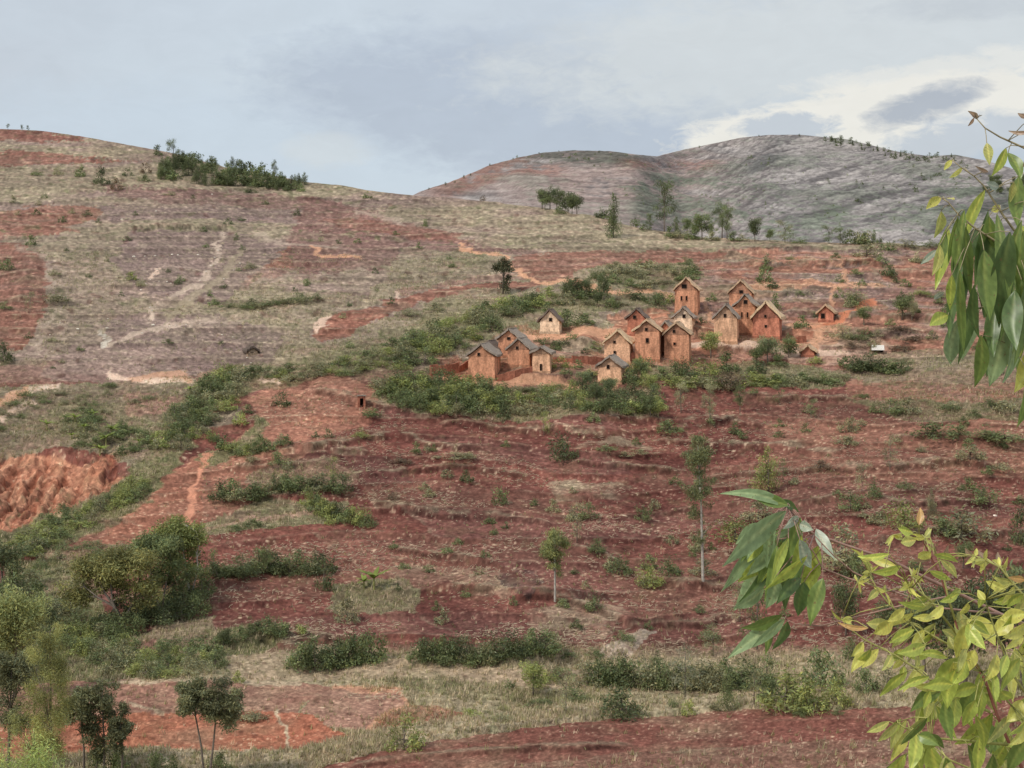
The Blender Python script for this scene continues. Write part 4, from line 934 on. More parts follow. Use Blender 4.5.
# the bare mountain: scattered trees, most of them on the crest to the right
r = random.Random(12)
def mtree(x, y, h, kind='slim', tint=T_DARK, reg='on the bare mountain'):
    plant(kind, x, y, h * r.uniform(0.6, 1.0), h, tint, region=reg, g=mountain(x, y) - Vector((0, 0, 1)), parts=False)
for i in range(42):
    x = 826 + 130 * (i / 42) + r.uniform(-3, 3); mtree(x, float(np.interp(x, mcols, mc)) + r.uniform(0.6, 7), r.uniform(3.5, 7.5) + (4 if 840 < x < 850 else 0), r.choice(['slim', 'cone', 'bush']), reg='along the right mountain crest')
for (x, y, h) in ((700, 148, 3), (760, 137, 2.5), (800, 137, 3), (430, 190, 3), (446, 186, 4), (456, 183, 3), (464, 178, 4), (471, 175, 3), (490, 166, 3), (540, 154, 2.5), (560, 152, 2.5), (600, 153, 3)):
    mtree(x, y, h, 'slim', reg='along the left mountain crest')
for (x, y, h) in ((857, 184, 5), (862, 185, 5), (858, 202, 7), (862, 203, 6), (884, 190, 5), (893, 187, 4), (910, 185, 5), (916, 189, 7), (922, 177, 5), (925, 180, 6), (931, 180, 5), (936, 177, 5), (941, 176, 5), (917, 192, 6), (895, 221, 5), (924, 232, 5), (922, 212, 4),
                  (910, 164, 4), (930, 162, 4), (947, 160, 5), (955, 161, 6), (962, 163, 6), (895, 242, 6), (874, 174, 4), (828, 180, 5), (830, 184, 4), (940, 168, 4), (968, 168, 6), (905, 205, 4), (884, 212, 3.5)):
    mtree(x, y, h, 'bush')
for i in range(26): mtree(985 + 45 * r.random(), 196 - 18 * r.random(), r.uniform(6, 10), 'round', reg='in the grove on the mountain shoulder')
for i in range(30):
    x = 505 + 135 * r.random(); mtree(x, 152 + 0.04 * abs(x - 575) + 9 * r.random(), r.uniform(2.5, 4.5), 'bush', T_MID, 'on the left mountain dome')
for (x0, y0, x1, y1, n) in ((700, 160, 960, 238, 60), (560, 165, 680, 205, 18), (632, 190, 645, 225, 9), (760, 200, 775, 225, 7), (825, 205, 845, 218, 8), (690, 195, 760, 205, 8), (745, 150, 775, 168, 8), (940, 170, 1000, 200, 10)):
    for i in range(n): mtree(r.uniform(x0, x1), r.uniform(y0, y1), r.uniform(2.5, 4.5), 'bush', T_MID)
# lone tree with two crowns
g = ground(503, 293); s = g.y / F; t = empty('two_crowned_tree', g); tag(t, 'dark lone tree with two stacked crowns beside the red strip', 'tree')
lb = [(x * s, y * s, z * s, a * s, a * s, b * s) for x, y, z, a, b in ((-4, 0, 28, 6, 5), (3, 2, 30, 7, 5), (0, -3, 25, 5, 4), (6, 0, 25, 6, 4), (-7, 2, 26, 5, 4), (1, 0, 34, 5, 3), (3, 0, 12, 5, 5), (0, 2, 8, 5, 4), (4, -2, 5, 4, 4), (5, 0, 17, 4, 3))]
V, Fc, c = crown_arrays(lb, 2600, 0.34, 5, col=LEAFC * 0.55); f = np_mesh('foliage', V, Fc, [M_LEAF], col=c); colr(link(bpy.data.objects.new('foliage', f), t), (1, 1, 1))
m = MB(); branch_set(m, (0, 0, 0), (0.2, 0, 26 * s), lb, 0.16, 3, 8); colr(m.build('trunk', M_BARK, t, True), (1, 1, 1))
# around the village
for a in (('bush', 556, 350, 12, 10, T_MID), ('bush', 596, 350, 12, 9, T_MID), ('bush', 585, 356, 10, 8, T_DARK), ('bush', 703, 340, 10, 9, T_MID), ('bush', 790, 352, 12, 9, T_MID), ('bush', 628, 372, 13, 11, T_LIGHT), ('bush', 701, 326, 11, 8, T_DARK), ('bush', 610, 345 - 8, 9, 7, T_MID), ('bush', 660, 300, 14, 9, T_MID), ('bush', 712, 300, 12, 9, T_MID)):
    plant(*a, region='in the yards between the houses')
RV = 'behind the left houses'
for a in (('low', 434, 310, 22, 13, T_PALE), ('low', 410, 314, 22, 10, T_PALE), ('bush', 350, 346, 9, 9, T_MID), ('bush', 373, 353, 8, 8, T_MID), ('bush', 490, 331, 28, 20, T_MID), ('bush', 478, 322, 22, 16, T_PALE), ('bush', 515, 313, 20, 20, T_MID), ('bush', 534, 306, 16, 20, T_DARK),
          ('bush', 567, 328, 24, 22, T_MID), ('bush', 585, 326, 20, 14, T_MID), ('round', 567, 298, 14, 20, T_DARK), ('round', 576, 300, 16, 22, T_DARK), ('round', 586, 299, 14, 20, T_DARK), ('round', 604, 300, 16, 28, T_DARK), ('round', 597, 306, 13, 14, T_DARK), ('bush', 612, 308, 14, 14, T_MID),
          ('bush', 456, 346, 26, 20, T_MID), ('bush', 440, 352, 24, 18, T_LIGHT), ('bush', 425, 362, 22, 18, T_MID), ('bush', 470, 338, 22, 14, T_LIGHT), ('bush', 545, 345, 11, 9, T_DARK), ('bush', 555, 346, 11, 9, T_DARK), ('bush', 564, 345, 13, 9, T_DARK), ('bush', 572, 343, 12, 8, T_MID), ('bush', 538, 343, 8, 7, T_DARK),
          ('bush', 560, 372, 16, 12, T_LIGHT), ('bush', 578, 372, 14, 9, T_MID), ('low', 590, 378, 18, 9, T_LIGHT), ('bush', 566, 380, 14, 8, T_MID), ('bush', 639, 302, 14, 13, T_DARK), ('bush', 656, 308, 24, 14, T_MID), ('bush', 672, 302, 12, 12, T_LIGHT), ('bush', 548, 312, 12, 12, T_MID), ('bush', 556, 318, 14, 10, T_LIGHT)):
    plant(*a, region=RV)
fill(['bush', 'low', 'low'], [(395, 345), (440, 325), (520, 300), (600, 290), (600, 305), (545, 305), (500, 325), (455, 340), (400, 372)], 42, (12, 24), (7, 14), [T_PALE, T_MID, T_PALE, T_LIGHT], 'left of the village', 1)
fill(['low', 'bush'], [(600, 266), (690, 262), (700, 278), (650, 290), (620, 310), (590, 290)], 24, (12, 22), (6, 10), [T_PALE, T_PALE, T_MID], 'on the green hump above the village', 2)
fill(['bush', 'bush', 'low'], [(378, 392), (420, 384), (470, 388), (500, 392), (500, 412), (455, 420), (400, 412)], 42, (16, 28), (11, 18), [T_MID, T_LIGHT, T_MID, T_PALE], 'in thicket below left houses', 3)
fill(['bush', 'low'], [(500, 392), (560, 388), (560, 412), (500, 418)], 16, (12, 20), (6, 12), [T_PALE, T_MID, T_LIGHT], 'below the pale slit-door house', 4)
fill(['round', 'bush', 'bush'], [(556, 394), (610, 392), (640, 378), (662, 395), (658, 422), (600, 420), (560, 418)], 24, (13, 22), (11, 20), [T_DARK, T_MID, T_MID, T_LIGHT, T_BLUE], 'in thicket below central houses', 5)
for a in (('bush', 640, 372, 20, 18, T_LIGHT), ('bush', 632, 382, 16, 14, T_DARK), ('bush', 676, 374, 20, 18, T_MID), ('bush', 687, 378, 22, 22, T_DARK), ('bush', 705, 374, 26, 18, T_LIGHT), ('bush', 727, 372, 24, 22, T_MID), ('bush', 732, 392, 30, 22, T_BROWN), ('bush', 716, 388, 20, 14, T_MID),
          ('round', 711, 358, 24, 26, T_LIGHT), ('round', 768, 362, 26, 28, T_BLUE), ('round', 756, 366, 20, 20, T_MID), ('round', 789, 357, 22, 22, T_MID), ('bush', 757, 372, 20, 14, T_DARK), ('bush', 816, 362, 15, 10, T_LIGHT), ('bush', 778, 366, 20, 12, T_MID), ('bush', 752, 382, 26, 12, T_LIGHT), ('bush', 775, 385, 26, 12, T_LIGHT), ('bush', 753, 398, 10, 8, T_MID),
          ('bush', 661, 378, 18, 12, T_MID), ('bush', 650, 366, 12, 9, T_DARK)):
    plant(*a, region='under the right-hand houses')
fill(['low', 'bush'], [(655, 376), (700, 384), (790, 380), (845, 378), (840, 388), (760, 390), (680, 392)], 22, (14, 24), (6, 11), [T_LIGHT, T_PALE, T_MID], 'in grassy strip below village', 6)
row(['bush'], [(843, 368), (870, 370), (905, 372)], 8, (14, 22), (9, 14), [T_DARK, T_MID], 'in hedge below white-roofed shed', 7)
RR = 'on terraces right of village'
for a in (('bush', 867, 259, 26, 12, T_PALE), ('bush', 887, 253, 15, 9, T_MID), ('bush', 889, 276, 14, 17, T_DARK), ('bush', 766, 270, 10, 13, T_MID), ('bush', 764, 284, 14, 17, T_MID), ('low', 836, 260, 10, 7, T_MID), ('bush', 839, 282, 9, 8, T_MID), ('low', 856, 303, 22, 18, T_PALE), ('bush', 852, 306, 12, 12, T_MID),
          ('bush', 839, 298, 8, 10, T_MID), ('bush', 905, 287, 11, 9, T_MID), ('round', 864, 325, 17, 16, T_MID), ('round', 902, 319, 22, 22, T_MID), ('round', 912, 320, 10, 18, T_PALE), ('bush', 802, 330, 14, 15, T_MID), ('bush', 775, 312, 12, 18, T_MID), ('low', 842, 336, 22, 16, T_PALE), ('low', 858, 338, 20, 10, T_MID), ('low', 876, 335, 14, 7, T_PALE),
          ('low', 900, 332, 24, 8, T_BROWN), ('low', 915, 340, 24, 9, T_BROWN), ('low', 800, 296, 8, 6, T_MID), ('low', 790, 262, 8, 5, T_MID), ('low', 920, 296, 20, 8, T_LIGHT), ('low', 938, 298, 18, 7, T_MID), ('low', 852, 346, 26, 8, T_BROWN), ('low', 905, 347, 26, 8, T_BROWN), ('low', 922, 262, 14, 5, T_PALE)):
    plant(a[0], a[1], a[2], a[3] * 1.12, a[4] * 1.15, a[5], region=RR)
RG = 'on the lower right fields'
for a in (('low', 933, 440, 42, 20, T_MID), ('low', 960, 440, 20, 12, T_MID), ('low', 985, 442, 30, 13, T_MID), ('low', 1005, 445, 34, 12, T_MID), ('bush', 890, 413, 22, 14, T_MID), ('bush', 908, 412, 22, 14, T_PALE), ('low', 950, 410, 20, 10, T_MID), ('low', 974, 418, 13, 9, T_MID), ('bush', 970, 464, 26, 16, T_PALE), ('sparse', 890, 471, 18, 28, T_PALE),
          ('bush', 849, 431, 18, 16, T_PALE), ('low', 846, 447, 22, 11, T_PALE), ('sparse', 811, 419, 15, 15, T_MID), ('sparse', 779, 405, 12, 16, T_MID), ('bush', 981, 503, 28, 18, T_MID), ('bush', 962, 541, 50, 34, T_PALE), ('bush', 945, 538, 26, 20, T_MID), ('cone', 931, 522, 13, 24, T_PALE), ('bush', 905, 531, 32, 28, T_LIGHT), ('round', 963, 568, 20, 24, T_MID), ('bush', 1021, 543, 20, 34, T_DARK),
          ('bush', 850, 509, 22, 20, T_MID), ('sparse', 862, 495, 16, 22, T_PALE), ('bush', 873, 502, 15, 18, T_MID), ('bush', 876, 523, 16, 14, T_PALE), ('bush', 842, 569, 40, 40, T_PALE), ('bush', 856, 578, 26, 30, T_MID), ('low', 905, 490, 16, 10, T_MID), ('low', 1000, 470, 20, 10, T_PALE), ('low', 820, 470, 22, 10, T_BROWN), ('bush', 915, 570, 14, 12, T_MID),
          ('bush', 1005, 410, 18, 12, T_PALE), ('low', 990, 405, 20, 9, T_MID), ('low', 862, 398, 14, 7, T_MID)):
    plant(a[0], a[1], a[2], a[3] * 1.12, a[4] * 1.15, a[5], region=RG)
plant('round', 846, 632, 30, 58, T_DARK, label='dark narrow tree standing behind the hanging leafy branch'); plant('bush', 852, 660, 18, 30, T_MID, label='loose shrub at the foot of the dark narrow tree')
# saplings and trees of the big red field
RF = 'on the big red field'
for a in (('bush', 372, 416, 16, 10, T_MID), ('bush', 328, 443, 9, 9, T_DARK), ('low', 361, 441, 16, 10, T_LIGHT), ('sparse', 333, 482, 13, 20, T_LIGHT), ('bush', 330, 524, 9, 10, T_LIGHT), ('bush', 467, 483, 12, 13, T_DARK), ('bush', 500, 505, 13, 18, T_MID), ('bush', 489, 522, 12, 9, T_MID), ('bush', 564, 459, 24, 26, T_DARK),
          ('sparse', 544, 433, 14, 19, T_LIGHT), ('bush', 503, 421, 11, 15, T_DARK), ('low', 393, 502, 11, 12, T_BROWN), ('bush', 589, 519, 17, 15, T_MID), ('sparse', 577, 542, 20, 32, T_PALE), ('bush', 574, 520, 14, 16, T_PALE), ('bush', 597, 554, 15, 17, T_MID), ('bush', 553, 512, 12, 12, T_PALE), ('bush', 594, 612, 17, 15, T_MID), ('bush', 442, 621, 13, 17, T_PALE),
          ('bush', 669, 433, 26, 14, T_MID), ('slim', 710, 425, 15, 30, T_PALE), ('slim', 740, 416, 14, 22, T_MID), ('bush', 736, 436, 12, 15, T_DARK), ('slim', 681, 415, 14, 24, T_PALE), ('cone', 768, 492, 30, 36, T_LIGHT), ('sparse', 783, 482, 12, 18, T_MID), ('bush', 643, 519, 15, 16, T_MID), ('bush', 654, 508, 10, 11, T_PALE), ('bush', 672, 543, 12, 11, T_PALE), ('bush', 619, 574, 22, 20, T_MID), ('bush', 610, 568, 12, 16, T_PALE),
          ('bush', 650, 587, 24, 24, T_LIGHT), ('bush', 669, 578, 22, 18, T_MID), ('bush', 650, 570, 14, 14, T_MID), ('bush', 703, 578, 26, 14, T_PALE), ('bush', 697, 552, 14, 22, T_PALE), ('bush', 735, 541, 34, 24, T_LIGHT), ('bush', 758, 520, 28, 18, T_PALE), ('low', 624, 638, 20, 10, T_MID), ('low', 568, 656, 20, 9, T_MID), ('low', 594, 655, 16, 10, T_MID), ('low', 640, 455, 16, 6, T_PALE), ('low', 606, 452, 20, 7, T_MID), ('low', 455, 460, 34, 7, T_PALE), ('low', 625, 457, 14, 6, T_PALE),
          ('sparse', 713, 655, 22, 24, T_PALE), ('bush', 708, 640, 20, 14, T_MID), ('low', 400, 462, 22, 8, T_BROWN), ('bush', 347, 622, 22, 22, T_PALE), ('sparse', 757, 650, 34, 54, T_MID), ('sparse', 740, 620, 24, 30, T_PALE), ('low', 560, 600, 12, 6, T_PALE)):
    plant(a[0], a[1], a[2], a[3] * 1.15, a[4] * 1.15, a[5], region=RF)
# hedges on the banks left of the red field
row(['bush', 'low'], [(217, 499), (250, 500), (285, 494), (320, 492), (345, 494)], 12, (14, 24), (12, 19), [T_MID, T_PALE, T_DARK], 'in hedge above green tongue', 8)
row(['bush'], [(308, 506), (328, 515), (350, 522), (372, 526)], 7, (16, 24), (12, 17), [T_MID, T_DARK, T_LIGHT], 'in slanting hedge right of green tongue', 9)
row(['bush', 'low'], [(208, 575), (240, 578), (265, 572), (300, 572), (328, 570)], 14, (14, 26), (12, 22), [T_MID, T_DARK, T_PALE], 'in hedge right of big dark trees', 10)
plant('bush', 324, 590, 18, 32, T_DARK, label='tall dark bush at the right end of the hedge'); plant('slim', 267, 574, 14, 26, T_MID, label='upright bushy tree in the middle of the long hedge')
row(['bush', 'low'], [(200, 430), (222, 448), (250, 455), (290, 450)], 9, (12, 20), (9, 14), [T_MID, T_LIGHT, T_PALE], 'on bank atop the red spur', 11)
for a in (('bush', 278, 466, 18, 18, T_MID), ('low', 253, 464, 15, 11, T_PALE), ('bush', 260, 449, 13, 17, T_MID), ('bush', 316, 442, 9, 8, T_DARK), ('bush', 252, 527, 18, 11, T_MID), ('low', 235, 530, 20, 8, T_MID), ('bush', 288, 468, 12, 14, T_PALE), ('bush', 247, 413, 13, 10, T_MID), ('bush', 281, 407, 18, 14, T_DARK), ('bush', 240, 425, 14, 16, T_LIGHT)):
    plant(*a, region='on the red spur')
fill(['bush'], [(380, 430), (560, 425), (760, 410), (1040, 400), (1040, 600), (860, 600), (700, 640), (500, 630), (390, 600)], 60, (7, 13), (6, 10), [T_DARK, T_MID, T_MID, T_PALE], 'on the big red field', 31)
fill(['bush'], [(750, 255), (1000, 255), (1000, 390), (850, 345), (790, 320), (750, 300)], 26, (8, 13), (6, 10), [T_DARK, T_MID, T_PALE], 'on terraces right of village', 32)
fill(['bush'], [(10, 190), (300, 205), (480, 225), (480, 280), (320, 340), (200, 370), (20, 370)], 40, (5, 9), (4, 7), [T_DARK, T_MID, T_PALE], 'high on the left slope', 33)
# ravine greenery
fill(['bush', 'bush', 'low'], [(150, 445), (185, 405), (215, 378), (250, 376), (240, 400), (205, 430), (180, 452)], 34, (13, 22), (9, 15), [T_MID, T_LIGHT, T_MID, T_DARK, T_PALE], 'in the upper ravine', 12)
fill(['bush', 'low'], [(15, 545), (40, 520), (90, 505), (130, 485), (150, 480), (145, 495), (100, 515), (60, 540), (30, 560)], 30, (14, 24), (8, 15), [T_LIGHT, T_MID, T_PALE, T_LIGHT], 'along ravine below the gully', 13)
fill(['low', 'bush'], [(150, 430), (120, 420), (90, 415), (60, 420), (80, 445), (130, 455), (160, 455)], 20, (12, 20), (7, 12), [T_MID, T_PALE, T_MID], 'above the eroded gully', 14)
fill(['low'], [(255, 372), (330, 365), (380, 350), (420, 335), (420, 355), (350, 378), (270, 384)], 26, (14, 24), (6, 11), [T_PALE, T_MID, T_LIGHT], 'in hollow left of village', 15)
fill(['low'], [(20, 395), (100, 392), (150, 400), (120, 415), (30, 420), (0, 430), (0, 410)], 18, (9, 18), (4, 8), [T_MID, T_PALE], 'below the orange track', 16)
fill(['low'], [(40, 555), (90, 545), (130, 545), (120, 560), (60, 572), (30, 575)], 12, (14, 24), (7, 11), [T_PALE, T_MID], 'left of the big dark trees', 17)
plant('bush', 34, 546, 18, 16, T_DARK, label='dark bush at the mouth of the ravine below the gully'); plant('bush', 64, 505, 10, 9, T_MID, label='small bush growing at the foot of the eroded gully')
# valley bottom
fill(['bush', 'bush', 'low'], [(60, 600), (100, 625), (130, 650), (150, 655), (140, 675), (100, 672), (60, 650), (40, 620)], 26, (18, 30), (12, 20), [T_MID, T_LIGHT, T_MID, T_PALE], 'in thicket below big dark trees', 18)
fill(['bush', 'low', 'bush'], [(130, 662), (165, 648), (215, 650), (225, 672), (180, 680), (120, 680)], 20, (16, 26), (10, 16), [T_MID, T_LIGHT, T_PALE], 'above the lower red field', 19)
fill(['bush'], [(0, 575), (40, 590), (60, 640), (40, 680), (0, 680)], 16, (22, 34), (16, 28), [T_MID, T_PALE, T_DARK], 'in thicket at left valley edge', 20)
row(['bush'], [(294, 668), (320, 668), (350, 665), (378, 664)], 8, (20, 32), (18, 30), [T_MID, T_LIGHT, T_DARK], 'in hedge below small green plot', 21)
row(['bush'], [(415, 663), (450, 664), (490, 664), (530, 657), (556, 652)], 15, (18, 28), (15, 25), [T_DARK, T_MID, T_MID, T_PALE], 'in long hedge at slope foot', 22)
row(['bush', 'bush', 'low'], [(588, 686), (620, 686), (660, 687), (700, 688), (740, 688), (770, 690)], 22, (20, 32), (17, 28), [T_DARK, T_MID, T_MID, T_PALE], 'in right hedge at slope foot', 23)
row(['low', 'bush'], [(215, 645), (250, 640), (290, 642)], 6, (14, 22), (10, 18), [T_DARK, T_MID], 'on bank above valley floor', 24)
for a in (('round', 223, 648, 16, 20, T_DARK), ('bush', 238, 681, 13, 12, T_LIGHT), ('bush', 509, 687, 11, 11, T_MID), ('low', 560, 677, 32, 14, T_MID), ('bush', 548, 680, 20, 12, T_LIGHT), ('sparse', 566, 717, 28, 36, T_PALE), ('bush', 575, 700, 24, 16, T_MID), ('low', 540, 707, 28, 10, T_MID), ('bush', 689, 714, 13, 19, T_LIGHT), ('low', 675, 708, 12, 8, T_MID),
          ('sparse', 754, 708, 28, 36, T_PALE), ('bush', 714, 710, 12, 12, T_PALE), ('low', 800, 718, 18, 9, T_MID), ('low', 838, 715, 12, 10, T_MID), ('bush', 866, 694, 24, 32, T_MID), ('bush', 888, 690, 24, 24, T_PALE), ('low', 235, 716, 40, 10, T_PALE), ('low', 255, 718, 26, 9, T_PALE), ('bush', 300, 640, 14, 14, T_LIGHT), ('bush', 606, 684, 24, 22, T_MID), ('low', 470, 715, 24, 8, T_LIGHT), ('low', 500, 722, 24, 8, T_PALE), ('low', 655, 660, 14, 6, T_MID)):
    plant(*a, region='dotted over the valley floor')
plant('round', 533, 696, 36, 32, T_LIGHT, label='small open round tree with visible trunk in the pale valley field'); plant('bush', 404, 750, 34, 37, T_LIGHT, label='bright green bushy tree between red field and ploughed strip', var=2)
plant('bush', 621, 718, 44, 40, T_DARK, label='dense dark green tree standing alone at the edge of the pale field', var=1); plant('sparse', 685, 698, 32, 44, T_GREY, label='grey-green thin-crowned tree in front of the valley hedge')
plant('cone', 727, 709, 24, 34, T_MID, label='small neat conical tree in the pale field', var=1)
for i, a in enumerate(((787, 710, 54, 46, T_LIGHT), (822, 692, 40, 50, T_MID), (808, 712, 40, 34, T_LIGHT), (772, 705, 26, 28, T_MID), (836, 708, 30, 34, T_LIGHT))):
    plant('bush', *a, label=('widest bush of', 'tallest bush of', 'low front bush of', 'leftmost small bush of', 'rightmost bush of')[i] + ' the bright green clump under the leafy branch', group='bright green bushes under the leafy branch')
for i, a in enumerate(((925, 680, 60, 84), (965, 690, 70, 110), (1005, 680, 70, 110), (890, 640, 34, 40), (945, 640, 50, 60))):
    plant('round', *a, T_DARK, label=ORD[i] + ' in depth of the dark trees behind the yellow-leaved sapling' if False else ('big dark tree half hidden behind the middle of the yellow-leaved sapling', 'widest dark tree right behind the yellow-leaved sapling', 'dark tree at the right edge behind the yellow-leaved sapling', 'smallest dark tree left behind the yellow-leaved sapling', 'dark tree rising furthest back behind the yellow-leaved sapling')[i])
for a in ((157, 770, 24, 28), (176, 771, 15, 22), (219, 770, 26, 24), (97, 775, 30, 30), (118, 772, 24, 34)): plant('bush', *a, T_MID, region='at bottom edge under round-crowned trees')
plant('round', 3, 585, 44, 46, T_DARK, label='dark round tree cut by the left edge below the gully')

# banana plants
def banana(px, py, h, label):
    g = ground(px, py); s = g.y / F; H = h * s; t = empty('banana_plant', g); tag(t, label, 'plant', 'banana plants'); r = random.Random(int(px))
    m = MB(); m.tube([(0, 0, -0.2), (0, 0, H * 0.45)], [0.11, 0.07]); colr(m.build('stem', M_BARK, t), (1.6, 1.9, 0.9))
    V = []; Fq = []; C = []
    for i in range(10):
        a = 6.28 * i / 10 + r.random(); up_ = r.uniform(0.5, 1.3); L = H * r.uniform(0.5, 0.7); w = L * 0.15; b = len(V); dx, dy = math.cos(a), math.sin(a)
        for k in range(6):
            q = k / 5; x = L * q * math.cos(up_ * (1 - q * 0.9)); z = H * 0.42 + L * (math.sin(up_) * q - 0.55 * q * q * (1.4 - up_ * 0.6)); ww = w * math.sin(math.pi * min(1, q * 0.9 + 0.08))
            V += [(dx * x - dy * ww, dy * x + dx * ww, z - ww * 0.4), (dx * x, dy * x, z), (dx * x + dy * ww, dy * x - dx * ww, z - ww * 0.4)]; C += [np.array([0.26, 0.32, 0.07]) * r.uniform(0.7, 1.25)] * 3
        for k in range(5):
            for e in (0, 1): Fq.append((b + k * 3 + e, b + k * 3 + e + 1, b + k * 3 + e + 4, b + k * 3 + e + 3))
    colr(link(bpy.data.objects.new('foliage', np_mesh('foliage', V, Fq, [M_LEAF], col=np.array(C))), t), (1, 1, 1))
for i, (x, y, h) in enumerate(((106, 444, 20), (100, 450, 16), (75, 424, 14), (66, 421, 11), (47, 430, 13), (93, 418, 11), (112, 436, 15), (190, 395, 12), (139, 444, 10), (72, 440, 10), (84, 432, 11))):
    banana(x, y, h, 'yellow-green banana plant among others on the slope above the gully')
banana(374, 590, 27, 'tall yellow-green banana plant at the top of the small green plot'); banana(364, 588, 16, 'short banana plant with a broken leaf beside the taller one')

# ------------------------------------------------------------------ the large single trees
def hero(name, px, py, label, lobes, stems, n, leaf, col, bark=None, r0=0.12, seed=1, stretch=1.8, droop=0.2, g=None, shell=0.5, group=None, nb=14):
    """lobes and stems in survey units: x right, y depth, z up from the foot"""
    if g is None: g = ground(px, py)
    s = g.y / F; t = empty(name, g); tag(t, label, 'tree', group)
    L = [tuple(v * s for v in l) for l in lobes]
    V, Fc, c = crown_arrays(L, n, leaf, seed, shell, stretch, droop, col)
    colr(link(bpy.data.objects.new('foliage', np_mesh('foliage', V, Fc, [M_LEAF], col=c)), t), (1, 1, 1))
    m = MB(); r = random.Random(seed)
    for pts, ra in stems:
        P = [Vector(p) * s for p in pts]; k = len(P); ra *= 0.8; m.tube([P[0] - Vector((0, 0, 0.5))] + P, [ra * 1.15] + [ra * (1 - 0.75 * i / (k - 1)) for i in range(k)], 7)
    for l in r.sample(L, min(nb, len(L))):
        p = Vector(l[:3]); cand = [Vector(q) * s for pts, ra in stems for q in pts[1:]]
        q = min(cand, key=lambda c_: (c_ - p).length + (50 if c_.z > p.z + 0.3 else 0)); m.tube([q, q.lerp(p, 0.5) + Vector((0, 0, 0.1)), p], [r0 * 0.5, r0 * 0.35, r0 * 0.15], 5)
    colr(m.build('trunk', bark or M_BARK, t, True), (1, 1, 1)); return t
def cloud(cx, cz, rx, rz, n, s0, s1, seed, ry=None, cy=0):
    r = random.Random(seed); ry = ry or rx; L = []
    for i in range(n):
        v = Vector((r.gauss(0, 1), r.gauss(0, 1), r.gauss(0, 1))).normalized() * r.uniform(0.3, 0.95); s = r.uniform(s0, s1)
        L.append((cx + v.x * rx, cy + v.y * ry, cz + v.z * rz, s * 1.15, s * 1.15, s * 0.8))
    return L
# tall eucalypts in the red field
hero('eucalyptus_tree', 703, 587, 'tall slender eucalyptus with long bare pale trunk in the red field', cloud(-5, 124, 15, 20, 20, 4.5, 8, 1) + cloud(-6, 98, 18, 20, 22, 3.5, 6.5, 2) + cloud(-3, 72, 16, 20, 14, 2.5, 5, 4) + cloud(-1, 48, 12, 18, 8, 2.5, 4.5, 3),
     [([(0, 0, 0), (-1, 0, 45), (-2, 0, 80), (-4, 0, 110), (-5, 0, 135)], 0.21)], 9000, 0.30, LEAFC * np.array([0.85, 0.9, 0.8]), M_PALEBARK, 0.08, 3, 2.0, 0.7)
hero('eucalyptus_tree', 555, 600, 'shorter eucalyptus with oval crown and bare trunk in the middle of the field', cloud(-1, 55, 15, 22, 22, 4.5, 7.5, 4) + cloud(2, 34, 9, 10, 6, 2.5, 4.5, 5),
     [([(0, 0, 0), (0, 0, 30), (-1, 0, 50), (-1, 0, 66)], 0.15)], 5600, 0.32, LEAFC * np.array([1.1, 1.15, 0.9]), M_PALEBARK, 0.07, 5, 2.2, 0.7)
# the big dark clump
hero('spreading_tree', 124, 627, 'spreading umbrella-crowned tree with forked grey trunk, left of the dark clump', cloud(-28, 56, 36, 16, 30, 8, 14, 11, 26) + cloud(4, 66, 38, 16, 32, 8, 14, 12, 26) + cloud(-48, 38, 18, 16, 14, 6, 11, 17, 14) + cloud(24, 40, 18, 20, 16, 6, 11, 18, 14) + cloud(-10, 40, 40, 12, 14, 5, 9, 28, 24, 12),
     [([(0, 0, 0), (-3, -2, 12), (-8, -4, 24), (-18, -4, 38), (-26, 0, 52)], 0.30), ([(-5, -3, 18), (-10, -6, 30), (-12, -4, 46), (-8, 0, 60)], 0.2), ([(-9, -4, 25), (-24, -6, 34), (-38, -4, 44)], 0.17), ([(-2, 0, 8), (8, 3, 26), (14, 4, 48)], 0.2)],
     19000, 0.32, LEAFC * np.array([1.25, 1.18, 0.85]), None, 0.14, 11, 1.5, 0.1, nb=26)
hero('spreading_tree', 160, 610, 'tall dark tree in the middle of the clump with leaning grey trunks', cloud(0, 62, 34, 20, 28, 8, 13, 13, 26) + cloud(10, 36, 28, 18, 18, 6, 10, 14, 22),
     [([(0, 0, 0), (-2, -8, 20), (-8, -10, 36), (-6, -4, 60)], 0.22), ([(2, 0, 0), (6, -6, 22), (12, -6, 50)], 0.18)], 13000, 0.32, LEAFC * np.array([0.86, 0.98, 0.78]), None, 0.12, 12, 1.5, 0.1, nb=20)
hero('spreading_tree', 190, 596, 'rightmost tree of the dark clump, bright on top with a dead bare limb', cloud(-14, 64, 32, 16, 28, 7, 13, 15, 22) + cloud(-2, 38, 28, 22, 24, 7, 11, 16, 20),
     [([(0, 0, 0), (-2, -4, 20), (-6, -4, 50)], 0.22), ([(4, -6, 10), (10, -9, 30), (9, -10, 46), (12, -10, 58), (8, -9, 68)], 0.11), ([(9, -10, 42), (14, -11, 50)], 0.06)], 12000, 0.32, LEAFC * np.array([1.2, 1.3, 0.85]), M_PALEBARK, 0.1, 13, 1.5, 0.1, nb=14)
fill(['bush', 'bush'], [(110, 640), (150, 628), (200, 614), (212, 600), (205, 590), (150, 606), (100, 628)], 20, (18, 28), (16, 26), [T_DARK, T_MID], 'under the big dark trees', 25)
